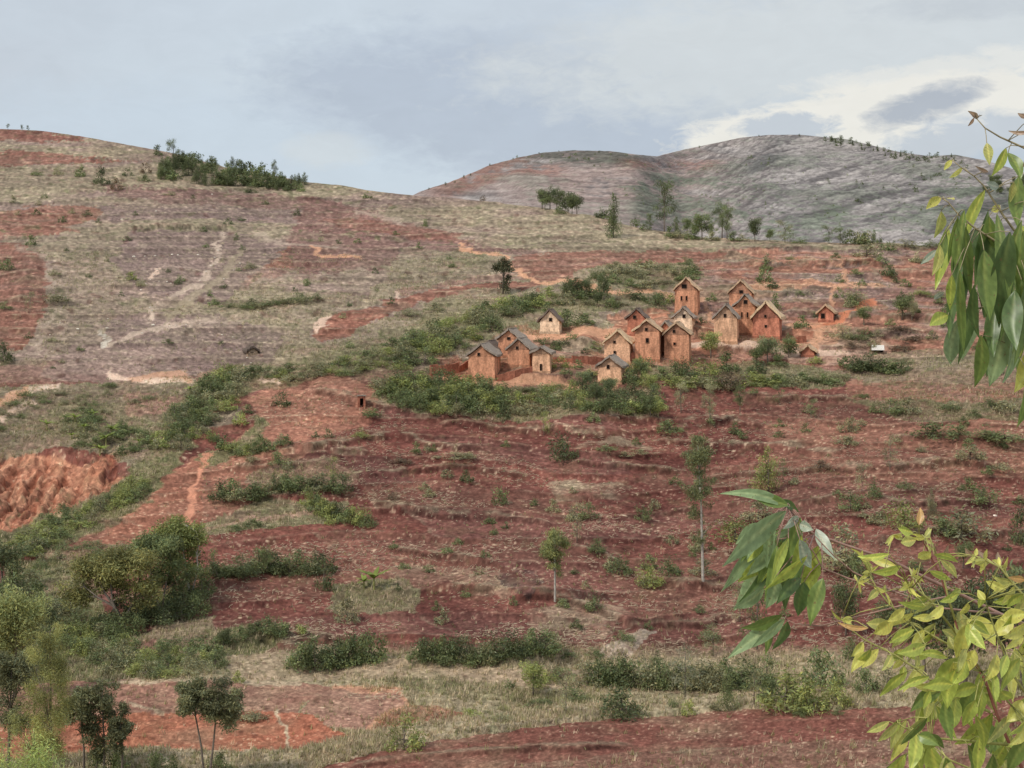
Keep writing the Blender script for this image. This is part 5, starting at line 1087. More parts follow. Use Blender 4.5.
# lollipop pair and their neighbours at the bottom left
def lolli(px, top, w, h, base, label, seed, lean=0, col=LEAFC, n=5200, d=None):
    g = ground(px, base); zt = base - top
    hero('slender_tree', px, base, label, cloud(lean, zt - h * 0.5, w * 0.52, h * 0.48, 30, w * 0.12, w * 0.21, seed), [([(0, 0, 0), (lean * 0.3 + 1, 0, zt * 0.3), (lean * 0.7, 0, zt * 0.6), (lean, 0, zt * 0.9)], 0.12)], int(n * 1.5), 0.25, col, None, 0.07, seed, 1.8, 0.3, nb=10)
lolli(204, 674, 36, 42, 776, 'left of two close trees with round dark crowns on thin dark trunks', 31, -12, LEAFC * 0.95); lolli(209, 673, 44, 58, 777, 'right of two close trees with round dark crowns on thin dark trunks', 32, 10, LEAFC * 0.95)
lolli(84, 680, 34, 46, 776, 'small round-crowned tree on thin trunk left of the ragged dark one', 33, -4, LEAFC * 1.05); lolli(104, 668, 40, 96, 776, 'ragged tall dark tree with several leafy tiers near the bottom left', 34, -2, LEAFC * 0.92); lolli(122, 698, 22, 60, 775, 'narrow dark tree leaning on the right side of the ragged one', 35, -2, LEAFC * 0.85, 3000)
# nearer trees of the left edge
def feathery(px, base, top, w, label, seed, col, n=9000, leaf=0.2, D=None):
    g = ground(px, base); zt = base - top; r = random.Random(seed); L = []
    for i in range(44):
        t = (i + r.random()) / 44; z = zt * (0.1 + 0.88 * t); R = w * 0.5 * (0.25 + 0.75 * math.sin(math.pi * min(1, (1 - t) * 0.85 + 0.12))) ; a = r.uniform(0, 6.28); q = R * r.uniform(0.1, 0.8)
        L.append((q * math.cos(a) + 3 * math.sin(t * 7 + seed), q * math.sin(a), z, R * 0.30 + 1.5, R * 0.30 + 1.5, R * 0.34 + 2))
    hero('feathery_tree', px, base, label, L, [([(0, 0, 0), (1, 0, zt * 0.4), (0, 0, zt * 0.95)], 0.15)], n, leaf, col, None, 0.06, seed, 4.0, 0.5, shell=0.7, nb=20)
feathery(50, 800, 622, 62, 'tall feathery olive tree with drooping fine foliage near the left edge', 41, LEAFC * np.array([1.5, 1.45, 1.0]), 21000, 0.22)
feathery(34, 795, 690, 56, 'shorter feathery olive tree at the foot of the tall one', 42, LEAFC * np.array([1.35, 1.35, 0.95]), 11000)
hero('leafy_tree', 14, 700, 'broad pale green tree crown at the left edge of the valley', cloud(0, 84, 34, 34, 44, 9, 15, 43, 24) + cloud(-10, 56, 34, 24, 24, 8, 13, 46, 20), [([(0, 0, 0), (2, 0, 50), (0, 0, 90)], 0.2)], 15000, 0.28, LEAFC * np.array([1.35, 1.42, 1.1]), None, 0.1, 43, 1.8, 0.3)
hero('leafy_tree', 8, 770, 'dark tree with small round leaf clumps at the left edge', cloud(4, 96, 26, 30, 26, 6, 11, 44, 18) + cloud(4, 60, 22, 24, 16, 5, 10, 47, 14), [([(0, 0, 0), (2, 0, 60), (4, 0, 110)], 0.15)], 9000, 0.26, LEAFC * 0.95, None, 0.08, 44, 1.8, 0.2)
# bright bush in the very corner, closer to the camera
gx = Vector(((20 - PX0) / F * 52, 52, 0)); gx.z = EYE - 24.5
hero('leafy_bush', 0, 0, 'bright fresh green leafy bush in the bottom left corner', cloud(-6, 200, 46, 55, 44, 13, 22, 45, 36) + cloud(20, 165, 46, 48, 34, 11, 20, 48, 30), [([(0, 0, 0), (4, 0, 90), (0, 0, 180)], 0.08)], 13000, 0.17, LEAFC * np.array([2.1, 2.4, 1.5]), None, 0.05, 45, 3.4, 0.0, g=gx)
place_bushes()
label_plants()

# ------------------------------------------------------------------ grass tufts and straw that nobody could count
def tufts(name, n, hgt, wid, seed, weight, colf, label, cat, py0=250):
    r = np.random.default_rng(seed); j0, j1_ = np.searchsorted(cols, -30), np.searchsorted(cols, 1055)
    w = weight[:, j0:j1_] * (PY[:, j0:j1_] > py0); p = w.ravel() / w.sum(); idx = r.choice(p.size, n, p=p)
    ii, jj = np.unravel_index(idx, w.shape); jj = jj + j0
    X_, Y_, Z_ = XX[ii, jj], DD[ii, jj], ZF[ii, jj] + EYE
    B = 5; base = np.stack([X_, Y_, Z_], -1); base = np.repeat(base, B, 0); c = np.repeat(colf(ii, jj, r), B, 0) * r.uniform(0.75, 1.3, (n * B, 1))
    a = r.uniform(0, 6.28, n * B); h = hgt * r.uniform(0.5, 1.4, n * B) * np.repeat(r.uniform(0.6, 1.3, n), B); ln = r.uniform(0.1, 0.8, n * B) * h
    base = base + np.stack([np.cos(a * 3) * h * 0.35, np.sin(a * 3) * h * 0.35, -0.05 * np.ones_like(a)], -1)
    dx = np.stack([np.cos(a), np.sin(a), 0 * a], -1); sx = np.stack([-np.sin(a), np.cos(a), 0 * a], -1); W2 = wid * (0.6 + 0.8 * r.random(n * B))[:, None]
    tip = base + dx * ln[:, None] + np.stack([0 * a, 0 * a, h], -1)
    V = np.stack([base - sx * W2, base + sx * W2, tip], 1).reshape(-1, 3)
    o = link(bpy.data.objects.new(name, np_mesh(name, V, np.arange(3 * n * B).reshape(-1, 3), [M_LEAF], col=np.clip(np.repeat(c, 3, 0), 0, 0.8)))); colr(o, (1, 1, 1)); tag(o, label, cat, kind='stuff')
_far_w = np.clip(DD / 180, 0.5, 2)
def gcol(ii, jj, r):
    k = r.random((len(ii), 1)); c = CC[ii, jj]; tone = sm(0.0, 0.9, GR[ii, jj])[:, None]
    gcol_ = np.where(k < 0.35, C_OLIVE * 1.1, np.where(k < 0.72, C_LGREEN * np.array([0.95, 1.02, 0.8]), C_STRAW * 1.05)); return c * 0.35 + gcol_ * 0.75
tufts('grass', 52000, 0.36, 0.045, 3, GR ** 1.5 * (0.5 + sm(-0.2, 0.3, n_b)) + 0.005, gcol, 'dry and green grass growing over the slopes and banks', 'grass')
def scol(ii, jj, r): return np.tile(C_STRAW, (len(ii), 1)) * r.uniform(0.6, 1.1, (len(ii), 1))
def litter(n, seed):
    r = np.random.default_rng(seed); j0, j1_ = np.searchsorted(cols, 200), np.searchsorted(cols, 1055)
    w = (_soil * sm(-0.1, 0.3, fbm(XX / 13, DD / 10, 88, 3)))[:, j0:j1_] * (PY[:, j0:j1_] > 395) * (PY[:, j0:j1_] < 700); p = w.ravel() / w.sum(); idx = r.choice(p.size, n, p=p)
    ii, jj = np.unravel_index(idx, w.shape); jj = jj + j0; P = np.stack([XX[ii, jj], DD[ii, jj], ZF[ii, jj] + EYE + 0.06], -1)
    a = r.normal(0, 0.5, n) + (r.random(n) < 0.3) * 1.2; L = r.uniform(0.15, 0.7, n); d = np.stack([np.cos(a), np.sin(a), 0.30 * np.sin(a)], -1) * L[:, None]; s_ = np.stack([-np.sin(a), np.cos(a), 0.3 * np.cos(a) + 0.25], -1) * 0.028
    q = P + d * 0.5 + s_ * r.uniform(-3, 3, (n, 1)); e = P + d
    V = np.stack([P - s_, P + s_, q + s_, q - s_, q - s_, q + s_, e + s_ * 0.5, e - s_ * 0.5], 1).reshape(-1, 3)
    c = np.repeat(C_STRAW[None] * r.uniform(0.55, 1.15, (n, 1)), 8, 0)
    o = link(bpy.data.objects.new('crop_litter', np_mesh('crop_litter', V, np.arange(8 * n).reshape(-1, 4), [M_LEAF], col=np.clip(c, 0, 0.8)))); colr(o, (1, 1, 1)); tag(o, 'bleached stalks and straw strewn over the red fields', 'straw', kind='stuff')
litter(9000, 5)
# ------------------------------------------------------------------ eucalyptus twigs close to the camera
M_NLEAF = leaf_material('near_leaf', 0.33, 0.36, 0.5, tint=False)
M_TWIG = obj_col_material('twig', (1, 1, 1), 30, 0.2, 90, 0.15, 0.001, rough=0.5)
def P3(px, py, D): return Vector(((px - PX0) / F * D, D, EYE + (PY0 - py) / F * D))
LG = {'g': (0.21, 0.29, 0.075), 'd': (0.13, 0.20, 0.065), 'b': (0.31, 0.41, 0.20), 'l': (0.46, 0.53, 0.11), 'y': (0.74, 0.69, 0.17), 'o': (0.60, 0.36, 0.14), 'p': (0.42, 0.48, 0.36), 'k': (0.52, 0.52, 0.16), 'r': (0.36, 0.25, 0.16)}
class Leaves:
    def __init__(s): s.V = []; s.F = []; s.C = []; s.n = 0
    def leaf(s, a, b, wid, col, bend=0.12, roll=0.0, seed=0, shape=0.72):
        """a,b ends as world points; wid in metres; roll turns the blade about its midrib"""
        r = random.Random(seed); L = (b - a).length; ax = (b - a).normalized(); view = Vector((0, 1, 0))
        side = ax.cross(view); side = side.normalized() if side.length > 1e-4 else Vector((1, 0, 0)); nrm = side.cross(ax)
        sd = side * math.cos(roll) + nrm * math.sin(roll); nm = nrm * math.cos(roll) - side * math.sin(roll)
        NL, NW = 14, 6; base = len(s.V); c0 = Vector(col); fold = r.uniform(0.18, 0.45); curl = r.uniform(-0.10, 0.16); wav = r.uniform(0.02, 0.05); ph = r.uniform(0, 6)
        for i in range(NL + 1):
            t = i / NL
            ctr = a + ax * (L * t) + sd * (bend * L * math.sin(math.pi * t * 0.95)) + nm * (curl * L * t * t)
            w = wid * 0.5 * (max(0.0, math.sin(math.pi * t ** shape)) ** 1.05 if 0 < t < 1 else 0.0) * (1 - 0.1 * t) + 0.0006
            for j in range(NW + 1):
                u = (j / NW - 0.5) * 2
                p = ctr + sd * (w * u) + nm * (-abs(u) * w * fold + wav * wid * math.sin(ph + t * 11 + u * 1.3) * abs(u))
                s.V.append(tuple(p)); rib = 1.0 if abs(u) > 0.2 else 1.45
                k = (0.93 + 0.12 * math.sin(t * 40 + abs(u) * 7)) * rib * (1.0 + 0.12 * (abs(u) > 0.9)) * (0.92 + 0.18 * t)
                s.C.append((c0.x * k * (1 + 0.25 * (1 - t) * (rib > 1)), c0.y * k, c0.z * k))
        for i in range(NL):
            for j in range(NW):
                q = base + i * (NW + 1) + j; s.F.append((q, q + 1, q + NW + 2, q + NW + 1))
    def build(s, parent, name='foliage'):
        return link(bpy.data.objects.new(name, np_mesh(name, s.V, s.F, [M_NLEAF], col=np.clip(np.array(s.C), 0, 0.85), smooth=True)), parent)
def put(parent, root, rows, D, seed, stemmb, petiole=(0.35, 0.25, 0.10), name='foliage', wf=1.2, shape=0.78):
    lv = Leaves(); r = random.Random(seed)
    for (x0, y0, x1, y1, w, c) in rows:
        d = D + r.uniform(-0.14, 0.14); k = d / F; jc = r.uniform(0.85, 1.15)
        a = P3(x0, y0, d) - root; b = P3(x1, y1, d + r.uniform(-0.05, 0.05)) - root
        if r.random() < 0.18 and w > 9: w *= r.uniform(0.7, 0.85)
        lv.leaf(a, b, w * k * wf, tuple(v * jc for v in LG[c]), r.uniform(-0.10, 0.10), r.uniform(-0.5, 0.5), r.randint(0, 9999), shape)
        if stemmb:
            best = min(stemmb.nodes, key=lambda q: (q - a).length)
            if (best - a).length < 0.16: stemmb.tube([best, best.lerp(a, 0.6) + Vector((0, 0, 0.004)), a], [0.0011, 0.0009, 0.0008], 5)
    lv.build(parent, name)
def twig(m, root, pts, D, r0, r1, dD=0.0):
    n = len(pts); P = []
    for i, (x, y) in enumerate(pts): P.append(P3(x, y, D + dD * i / max(1, n - 1)) - root)
    m.tube(P, [r0 + (r1 - r0) * i / (n - 1) for i in range(n)], 7)
    for a, b in zip(P[:-1], P[1:]):
        for k in range(5): m.nodes.append(a.lerp(b, k / 5))
    m.nodes.append(P[-1])

# the eucalyptus whose branches hang in from the right; its trunk stands just outside the frame
DN = 2.95
root = Vector(((1180 - PX0) / F * DN, DN + 0.3, EYE - 2.6))
eu = empty('eucalyptus_tree', root); tag(eu, 'near eucalyptus reaching in from the right with long hanging green leaves', 'tree')
m = MB(); m.nodes = []
T0 = P3(1180, 560, DN + 0.3) - root; T1 = P3(1150, 300, DN + 0.25) - root; T2 = P3(1120, 60, DN + 0.2) - root
m.tube([Vector((0, 0, -0.3)), T0, T1, T2, P3(1100, -160, DN + 0.1) - root], [0.035, 0.026, 0.019, 0.011, 0.004], 10); colr(m.build('trunk', M_TWIG, eu, True), (0.34, 0.26, 0.2))
m = MB(); m.nodes = []
twig(m, root, [(1136, 190), (1090, 178), (1050, 160), (1020, 146), (1000, 137), (985, 128), (977, 119)], DN, 0.0034, 0.0010)
twig(m, root, [(1140, 240), (1080, 262), (1040, 250), (1014, 230), (1003, 215), (992, 198), (984, 186), (974, 176), (962, 168), (952, 160)], DN, 0.0036, 0.0008)
twig(m, root, [(1040, 250), (1000, 244), (975, 228), (958, 214), (948, 202), (938, 196)], DN, 0.003, 0.0009); twig(m, root, [(1080, 262), (1030, 290), (1000, 300), (970, 312), (950, 314)], DN + 0.05, 0.004, 0.001)
twig(m, root, [(1100, 262), (1060, 320), (1030, 345), (1010, 345)], DN, 0.004, 0.0012); twig(m, root, [(977, 119), (974, 112), (977, 118), (982, 115)], DN, 0.0012, 0.0006)
HB = [(986.8, 143, 989, 164, 9, 'k'), (1006, 148, 993, 176, 9, 'l'), (1008, 153, 1021, 179, 12, 'g'), (985, 190, 962, 244, 11, 'l'), (989, 216, 979, 280, 19, 'g'), (958, 216, 950, 264, 13, 'g'), (948, 226, 934, 290, 14, 'l'), (941, 211, 934, 238, 12, 'k'), (941, 197, 926, 209, 9, 'y'),
      (937, 250, 921, 264, 6, 'p'), (997, 214, 994, 278, 10, 'g'), (1019, 176, 1018, 228, 15, 'g'), (1014, 182, 1010, 202, 10, 'k'), (1020, 225, 1032, 247, 12, 'l'), (963, 232, 957, 308, 20, 'd'), (952, 275, 950, 310, 9, 'l'), (1000, 222, 991, 305, 22, 'd'), (984, 250, 989, 322, 22, 'g'), (1010, 232, 1004, 330, 24, 'd'),
      (1021, 250, 1025, 342, 22, 'd'), (974, 285, 979, 337, 11, 'd'), (948, 315, 930, 326, 13, 'l'), (958, 319, 953, 366, 22, 'b'), (976, 318, 965, 360, 19, 'b'), (981, 335, 975, 390, 14, 'g'), (1005, 326, 989, 386, 22, 'b'), (1013, 332, 1008, 382, 16, 'b'), (1022, 345, 1004, 366, 11, 'y'), (1027, 352, 1013, 394, 15, 'y'),
      (1028, 372, 1018, 430, 14, 'g'), (1015, 290, 1018, 352, 20, 'd'), (999, 290, 999, 346, 16, 'g'), (970, 250, 966, 305, 16, 'd'), (1024, 285, 1016, 338, 18, 'g'), (946, 232, 940, 268, 9, 'g'), (978, 228, 972, 262, 12, 'd'), (1008, 260, 1010, 300, 18, 'g'), (1030, 200, 1028, 262, 14, 'g'), (1034, 150, 1024, 168, 9, 'r'), (1030, 132, 1009, 131, 4, 'r'),
      (1040, 300, 1034, 380, 20, 'd'), (1052, 270, 1046, 340, 22, 'g'), (1060, 300, 1056, 370, 20, 'd'), (1045, 210, 1046, 265, 16, 'g'), (1032, 118, 1018, 113, 5, 'r'), (978, 118, 971, 112, 5, 'r'), (974, 118, 968, 126, 2.5, 'r'), (999, 187, 985, 182, 8, 'p'), (952, 160, 944, 170, 5, 'y'), (962, 168, 950, 178, 5, 'y'), (954, 200, 947, 196, 5, 'y'), (1000, 205, 990, 212, 7, 'y'), (1044, 330, 1040, 400, 18, 'b'), (944, 292, 934, 300, 5, 'p'), (988, 172, 978, 166, 4, 'r'),
      (955, 250, 961, 300, 14, 'g'), (992, 262, 984, 318, 16, 'd'), (1004, 300, 1010, 350, 15, 'd'), (940, 245, 932, 275, 9, 'k')]
rx = random.Random(9)
for i in range(30):      # the leaves deeper inside the hanging bunch
    x = rx.uniform(952, 1075); y = rx.uniform(205, 300) + max(0, x - 960) * 0.15; L_ = rx.uniform(62, 92)
    P_ = (x, y, x + rx.uniform(-14, 8), min(y + L_, 372 + rx.uniform(-20, 10)), rx.uniform(12, 17), rx.choice('dggdgb'))
    HB.append(P_)
put(eu, root, HB, DN, 3, m, wf=1.05, shape=0.84)
colr(m.build('branch', M_TWIG, eu, True), (0.36, 0.30, 0.18))
# the lower branch with its sheaf of leaves, reaching far to the left
m = MB(); m.nodes = []; DM = 2.75
twig(m, root, [(1184, 700), (1120, 668), (1060, 640), (1000, 614), (960, 594), (920, 575), (890, 560), (845, 545), (812, 533), (800, 522), (792, 512), (788, 506)], DM + 0.2, 0.0048, 0.0013, -0.2)
twig(m, root, [(1000, 614), (940, 608), (895, 592), (853, 572), (833, 555), (814, 535)], DM + 0.06, 0.0022, 0.0010, -0.06)
twig(m, root, [(895, 592), (850, 579), (822, 568), (816, 556), (806, 540)], DM + 0.02, 0.002, 0.0011); twig(m, root, [(960, 594), (900, 606), (860, 616), (820, 626), (795, 624), (786, 619)], DM + 0.05, 0.002, 0.0010)
MBR = [(790, 507, 725, 494, 9, 'b'), (788, 505, 750, 496, 11, 'g'), (786, 511, 720, 565, 21, 'b'), (776, 530, 719, 592, 15, 'b'), (797, 529, 772, 541, 14, 'b'), (783, 542, 771, 578, 18, 'b'), (762, 556, 733, 609, 15, 'b'), (777, 575, 765, 608, 12, 'b'), (764, 588, 735, 610, 11, 'b'), (801, 578, 777, 604, 11, 'd'),
       (804, 582, 800, 617, 17, 'd'), (823, 578, 810, 625, 17, 'g'), (818, 546, 811, 599, 19, 'l'), (800, 540, 812, 568, 13, 'p'), (816, 529, 834, 557, 14, 'p'), (799, 518, 781, 529, 9, 'p'), (791, 548, 785, 582, 15, 'd'), (762, 538, 748, 562, 11, 'l'), (776, 518, 752, 550, 11, 'l'), (802, 556, 795, 588, 16, 'd'),
       (786, 617, 728, 658, 13, 'b'), (785, 619, 752, 648, 9, 'b'), (787, 621, 771, 649, 11, 'd'), (782, 615, 742, 628, 11, 'g'), (770, 534, 742, 560, 12, 'b'), (789, 560, 778, 592, 13, 'g'), (812, 560, 806, 590, 15, 'l'), (770, 525, 735, 545, 12, 'b'), (768, 620, 765, 655, 7, 'g'), (800, 524, 812, 530, 9, 'p'), (776, 556, 757, 575, 10, 'd'), (780, 500, 798, 512, 7, 'd'), (795, 530, 770, 535, 9, 'g')]
for i in range(24):
    x = rx.uniform(768, 812); y = rx.uniform(515, 560); k_ = rx.uniform(0.2, 1.0)
    MBR.append((x, y, x - 38 * k_ + rx.uniform(-6, 10), y + 24 + 26 * (1.2 - k_) + rx.uniform(0, 14), rx.uniform(9, 14), rx.choice('bbgdlg')))
put(eu, root, MBR, DM, 8, m, wf=1.2, shape=0.84)
colr(m.build('branch', M_TWIG, eu, True), (0.40, 0.24, 0.19))

# yellow-leaved sapling in the lower right corner
DS = 2.55
root = Vector(((1040 - PX0) / F * DS, DS, EYE - 2.45))
sp = empty('eucalyptus_sapling', root); tag(sp, 'young sapling with yellow-green leaves and red stem in the bottom right corner', 'sapling')
m = MB(); m.nodes = []
m.tube([Vector((0, 0, -0.2)), Vector((0.0, 0, 0.6)), P3(1036, 800, DS) - root], [0.011, 0.009, 0.0066], 9)
twig(m, root, [(1036, 800), (1022, 768), (1010, 745), (997, 715), (985, 680), (973, 660), (960, 638), (955, 620), (940, 575), (925, 545), (919, 536)], DS, 0.0036, 0.0011)
colr(m.build('stem', M_TWIG, sp, True), (0.30, 0.12, 0.09)); nodes = m.nodes
m = MB(); m.nodes = list(nodes)
for pts, a, b in (([(955, 620), (949, 600), (943, 575), (935, 550), (929, 535)], 0.0022, 0.001), ([(990, 712), (975, 705), (940, 688), (915, 668), (895, 655), (865, 640), (845, 625), (842, 618)], 0.0026, 0.0009), ([(960, 650), (940, 640), (910, 622), (890, 605), (878, 590), (868, 572)], 0.0024, 0.0009),
                  ([(960, 638), (930, 600), (905, 580), (885, 568)], 0.0024, 0.001), ([(1060, 640), (1040, 612), (1024, 596), (1010, 580), (1000, 567), (985, 560), (975, 556)], 0.003, 0.001), ([(1030, 700), (1010, 670), (1003, 650), (995, 630), (985, 600)], 0.0026, 0.001), ([(1012, 706), (990, 680), (982, 672)], 0.002, 0.0012),
                  ([(1010, 745), (960, 740), (930, 738), (905, 728), (896, 722)], 0.0028, 0.001), ([(910, 622), (912, 605), (910, 590)], 0.0014, 0.0008), ([(1022, 768), (985, 775), (950, 760), (930, 744)], 0.0026, 0.0012), ([(1060, 760), (1040, 720), (1030, 690), (1022, 655)], 0.003, 0.0012), ([(1030, 700), (1020, 720), (1003, 724)], 0.002, 0.001)):
    twig(m, root, pts, DS + random.uniform(-0.06, 0.06), a, b)
SL = [(919, 525, 920, 508, 7, 'o'), (916, 540, 900, 543, 13, 'k'), (945, 560, 948, 545, 5, 'r'), (941, 560, 957, 579, 8, 'k'), (896, 566, 866, 555, 11, 'y'), (893, 620, 874, 633, 13, 'y'), (884, 627, 873, 641, 6, 'r'), (936, 599, 914, 613, 9, 'k'), (943, 606, 924, 618, 9, 'y'), (960, 612, 967, 652, 20, 'k'), (975, 620, 972, 642, 12, 'k'),
      (968, 603, 961, 616, 9, 'y'), (863, 642, 850, 656, 10, 'y'), (870, 652, 851, 673, 11, 'y'), (912, 626, 892, 650, 14, 'k'), (924, 630, 910, 648, 13, 'y'), (932, 652, 902, 655, 14, 'l'), (906, 672, 881, 698, 10, 'l'), (929, 677, 897, 691, 10, 'l'), (916, 652, 916, 670, 7, 'k'), (892, 655, 883, 669, 8, 'k'), (963, 658, 932, 688, 20, 'l'), (966, 660, 954, 684, 15, 'l'),
      (963, 684, 940, 707, 18, 'l'), (940, 690, 917, 725, 18, 'l'), (956, 698, 951, 730, 18, 'l'), (983, 680, 978, 714, 15, 'l'), (986, 678, 1002, 706, 15, 'l'), (997, 655, 987, 680, 12, 'y'), (1012, 616, 990, 636, 17, 'y'), (1026, 624, 1003, 637, 13, 'y'), (1026, 598, 1008, 622, 15, 'k'), (990, 716, 956, 748, 20, 'l'), (986, 720, 991, 754, 18, 'g'), (1001, 724, 998, 760, 16, 'g'),
      (898, 723, 879, 743, 9, 'k'), (908, 731, 892, 762, 12, 'y'), (916, 731, 909, 772, 14, 'l'), (918, 735, 938, 746, 13, 'g'), (930, 745, 940, 792, 20, 'l'), (946, 758, 962, 792, 18, 'g'), (1022, 700, 1006, 722, 15, 'y'), (1026, 724, 1012, 744, 14, 'y'), (1006, 590, 986, 581, 10, 'y'), (1012, 584, 990, 592, 10, 'y'), (1026, 580, 1008, 577, 7, 'o'), (1020, 658, 1003, 692, 15, 'l'), (1028, 738, 1008, 772, 16, 'g'),
      (956, 650, 949, 636, 12, 'k'), (1000, 690, 1015, 700, 12, 'l'), (975, 700, 965, 728, 15, 'l'), (1015, 650, 1020, 680, 12, 'k'), (1024, 670, 1034, 700, 14, 'l'), (985, 600, 978, 590, 7, 'y'), (945, 700, 952, 740, 14, 'g'), (905, 755, 890, 790, 14, 'l'), (968, 745, 975, 785, 16, 'g'), (1005, 745, 992, 780, 16, 'l'), (905, 650, 890, 662, 9, 'y'), (930, 700, 925, 720, 10, 'k'), (970, 630, 985, 648, 12, 'l'), (1034, 640, 1018, 664, 13, 'l'),
      (972, 556, 965, 548, 5, 'r'), (985, 560, 976, 550, 5, 'r'), (1000, 566, 998, 552, 6, 'r'), (990, 562, 975, 563, 6, 'y'), (1003, 570, 1010, 560, 6, 'y'), (878, 590, 868, 600, 7, 'k'), (925, 545, 937, 548, 5, 'y'), (868, 628, 838, 622, 5, 'o'), (930, 560, 912, 562, 5, 'r')]
for (cx, cy, k) in ((862, 560, 7), (870, 572, 8), (858, 582, 6), (908, 588, 8), (912, 576, 5), (925, 538, 7), (985, 560, 6), (842, 620, 4), (893, 535, 6), (975, 556, 5), (1000, 566, 4), (885, 592, 4)):
    rr = random.Random(cx * 3 + cy)
    for i in range(k):
        a = rr.uniform(0, 6.28); l = rr.uniform(7, 15); SL.append((cx, cy, cx + l * math.cos(a), cy + l * math.sin(a) * 0.9, rr.uniform(2.2, 4), rr.choice('yyk')))
rs = random.Random(77); extra = []
for (x0, y0, x1, y1, w, c) in SL:
    if w >= 8 and rs.random() < 0.95:
      for _k in range(2):
        dx, dy = rs.uniform(-12, 16), rs.uniform(-14, 12); an_ = rs.uniform(-0.7, 0.7); vx, vy = (x1 - x0), (y1 - y0)
        extra.append((x0 + dx, y0 + dy, x0 + dx + (vx * math.cos(an_) - vy * math.sin(an_)) * 0.95, y0 + dy + (vx * math.sin(an_) + vy * math.cos(an_)) * 0.95, w * rs.uniform(0.7, 0.95), rs.choice('ylkl' if y0 < 680 else 'lllgk')))
put(sp, root, SL + extra, DS, 21, m, wf=1.0, shape=0.82)
colr(m.build('side_shoots', M_TWIG, sp, True), (0.42, 0.40, 0.14))
# ------------------------------------------------------------------ sky, sun, camera
W = bpy.data.worlds.new('World'); SC.world = W; W.use_nodes = True
nt = W.node_tree; nt.nodes.clear()
out = N(nt, 'ShaderNodeOutputWorld'); bg = N(nt, 'ShaderNodeBackground')
SUN_EL, SUN_AZ = math.radians(48), math.radians(-128)     # high sun behind the camera's left shoulder, veiled by cloud
sky = N(nt, 'ShaderNodeTexSky'); sky.sky_type = 'NISHITA'; sky.sun_disc = False
sky.sun_elevation = SUN_EL; sky.sun_rotation = SUN_AZ; sky.dust_density = 2.0; sky.air_density = 1.0
tc = N(nt, 'ShaderNodeTexCoord')
sep = N(nt, 'ShaderNodeSeparateXYZ'); nt.links.new(tc.outputs['Generated'], sep.inputs[0])
def M(op, a, b=None, c=None):
    n = N(nt, 'ShaderNodeMath', operation=op)
    for i, v in enumerate((a, b, c)):
        if v is None: continue
        if isinstance(v, (int, float)): n.inputs[i].default_value = v
        else: nt.links.new(v, n.inputs[i])
    return n.outputs[0]
az = M('ARCTAN2', sep.outputs[0], sep.outputs[1]); el = M('ARCSINE', sep.outputs[2])
comb = N(nt, 'ShaderNodeCombineXYZ'); nt.links.new(az, comb.inputs[0]); nt.links.new(M('MULTIPLY', el, 2.2), comb.inputs[1])
cv = comb.outputs[0]
nA = noise_node(nt, 5.0, 6, 0.55, cv, 0.4); nB = noise_node(nt, 16.0, 6, 0.6, cv, 0.3); nC = noise_node(nt, 2.2, 4, 0.5, cv); nD = noise_node(nt, 55.0, 6, 0.65, cv, 0.5)
def blob(a0, e0, ra, re, wob=0.5, edge=0.35, tilt=0.0):
    da = M('DIVIDE', M('SUBTRACT', az, a0), ra)
    de = M('DIVIDE', M('SUBTRACT', M('SUBTRACT', el, e0), M('MULTIPLY', M('SUBTRACT', az, a0), tilt)), re)
    d = M('ADD', M('MULTIPLY', da, da), M('MULTIPLY', de, de))
    d = M('ADD', d, M('MULTIPLY', M('SUBTRACT', nD, 0.5), wob * 4)); d = M('ADD', d, M('MULTIPLY', M('SUBTRACT', nB, 0.5), wob * 4)); d = M('ADD', d, M('MULTIPLY', M('SUBTRACT', nA, 0.5), wob * 3))
    return ramp(nt, d, 1 + edge, 1 - edge)
def sc(px, py): return math.atan((px - PX0) / F), math.atan((PY0 - py) / F * math.cos(math.atan((px - PX0) / F)))
SK_GREY = tuple(s2l((203, 211, 220))); SK_BLUE = tuple(s2l((211, 222, 231))); SK_LOW = tuple(s2l((190, 200, 212)))
SK_WHITE = tuple(s2l((243, 240, 231))); SK_DARK = tuple(s2l((176, 183, 194))); SK_PALE = tuple(s2l((218, 223, 224)))
skd = N(nt, 'ShaderNodeVectorMath', operation='SCALE'); nt.links.new(sky.outputs[0], skd.inputs[0]); skd.inputs['Scale'].default_value = 0.11
col = mixrgb(nt, SK_BLUE, SK_GREY, ramp(nt, nC, 0.4, 0.6))
# horizon band left is bluer and brighter, the grey cloud sheet sits over the middle
a, e = sc(180, 160); col = mixrgb(nt, col, tuple(s2l((206, 219, 231))), M('MULTIPLY', blob(a, e, 0.22, 0.045, 0.3, 0.6), 0.7))
a, e = sc(560, 110); col = mixrgb(nt, col, tuple(s2l((187, 197, 211))), M('MULTIPLY', blob(a, e, 0.19, 0.050, 0.3, 0.45, -0.1), 0.9))
a, e = sc(330, 150); col = mixrgb(nt, col, SK_PALE, M('MULTIPLY', blob(a, e, 0.03, 0.012, 0.5, 0.5), 0.5))
a, e = sc(900, 40); col = mixrgb(nt, col, SK_PALE, M('MULTIPLY', blob(a, e, 0.26, 0.045, 0.4, 0.5, 0.06), 0.85))
a, e = sc(930, 118); col = mixrgb(nt, col, SK_WHITE, blob(a, e, 0.165, 0.027, 0.30, 0.20, 0.10))
a, e = sc(1010, 60); col = mixrgb(nt, col, SK_WHITE, M('MULTIPLY', blob(a, e, 0.12, 0.010, 0.8, 0.5, 0.12), 0.6))
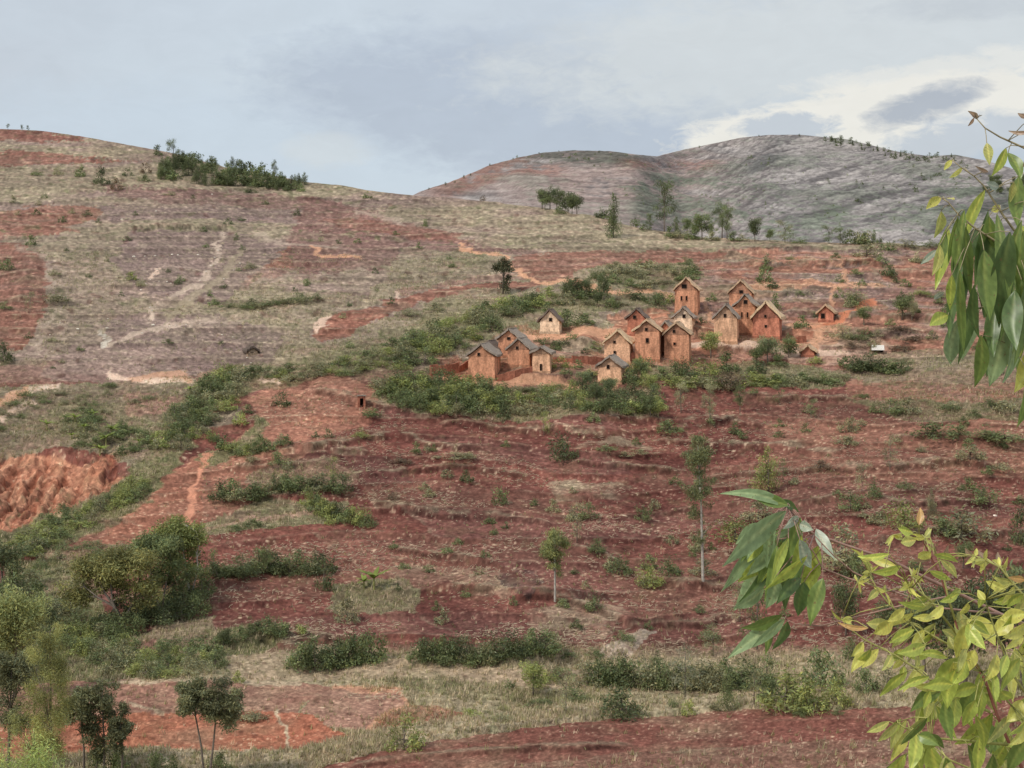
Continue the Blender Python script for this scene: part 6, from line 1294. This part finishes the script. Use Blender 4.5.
a, e = sc(790, 128); col = mixrgb(nt, col, SK_LOW, M('MULTIPLY', blob(a, e, 0.03, 0.010, 0.8, 0.4), 0.8))
a, e = sc(990, 150); col = mixrgb(nt, col, SK_LOW, M('MULTIPLY', blob(a, e, 0.06, 0.022, 0.5, 0.35), 0.8))
a, e = sc(928, 103); col = mixrgb(nt, col, SK_DARK, M('MULTIPLY', blob(a, e, 0.034, 0.0095, 0.7, 0.8, 0.25), 0.92))
a, e = sc(990, 5); col = mixrgb(nt, col, SK_DARK, M('MULTIPLY', blob(a, e, 0.07, 0.008, 0.8, 0.8), 0.3))
# light veil texture
fine = ramp(nt, noise_node(nt, 30, 5, 0.6, cv, 0.6), 0.3, 0.7, 0.975, 1.025)
col = rgbmul(nt, col, fine)
# under the broken cloud the physical sky shows through a little everywhere
col = mixrgb(nt, col, skd.outputs[0], 0.12)
nt.links.new(col, bg.inputs['Color']); bg.inputs['Strength'].default_value = 1.0
nt.links.new(bg.outputs[0], out.inputs['Surface'])
sl = bpy.data.lights.new('sun', 'SUN'); sl.energy = 2.45; sl.angle = math.radians(7); sl.color = (1.0, 0.95, 0.87)
so = bpy.data.objects.new('sun', sl); COL.objects.link(so)
sd = Vector((math.sin(SUN_AZ) * math.cos(SUN_EL), math.cos(SUN_AZ) * math.cos(SUN_EL), math.sin(SUN_EL)))
so.rotation_euler = sd.to_track_quat('Z', 'Y').to_euler(); so.location = (0, 0, 200)
cam = bpy.data.cameras.new('camera'); co = bpy.data.objects.new('camera', cam); COL.objects.link(co)
cam.sensor_width = 36.0; cam.lens = F / 1024 * 36.0; cam.shift_y = -(384 - PY0) / 1024
cam.clip_start = 0.1; cam.clip_end = 30000
co.location = (0, 0, EYE); co.rotation_euler = (math.radians(90), 0, 0)
SC.camera = co
SC.view_settings.view_transform = 'Standard'; SC.view_settings.look = 'None'; SC.view_settings.exposure = 0
SC.render.resolution_x = 1024; SC.render.resolution_y = 768
SC.cycles.max_bounces = 6; SC.cycles.diffuse_bounces = 2; SC.cycles.transparent_max_bounces = 8
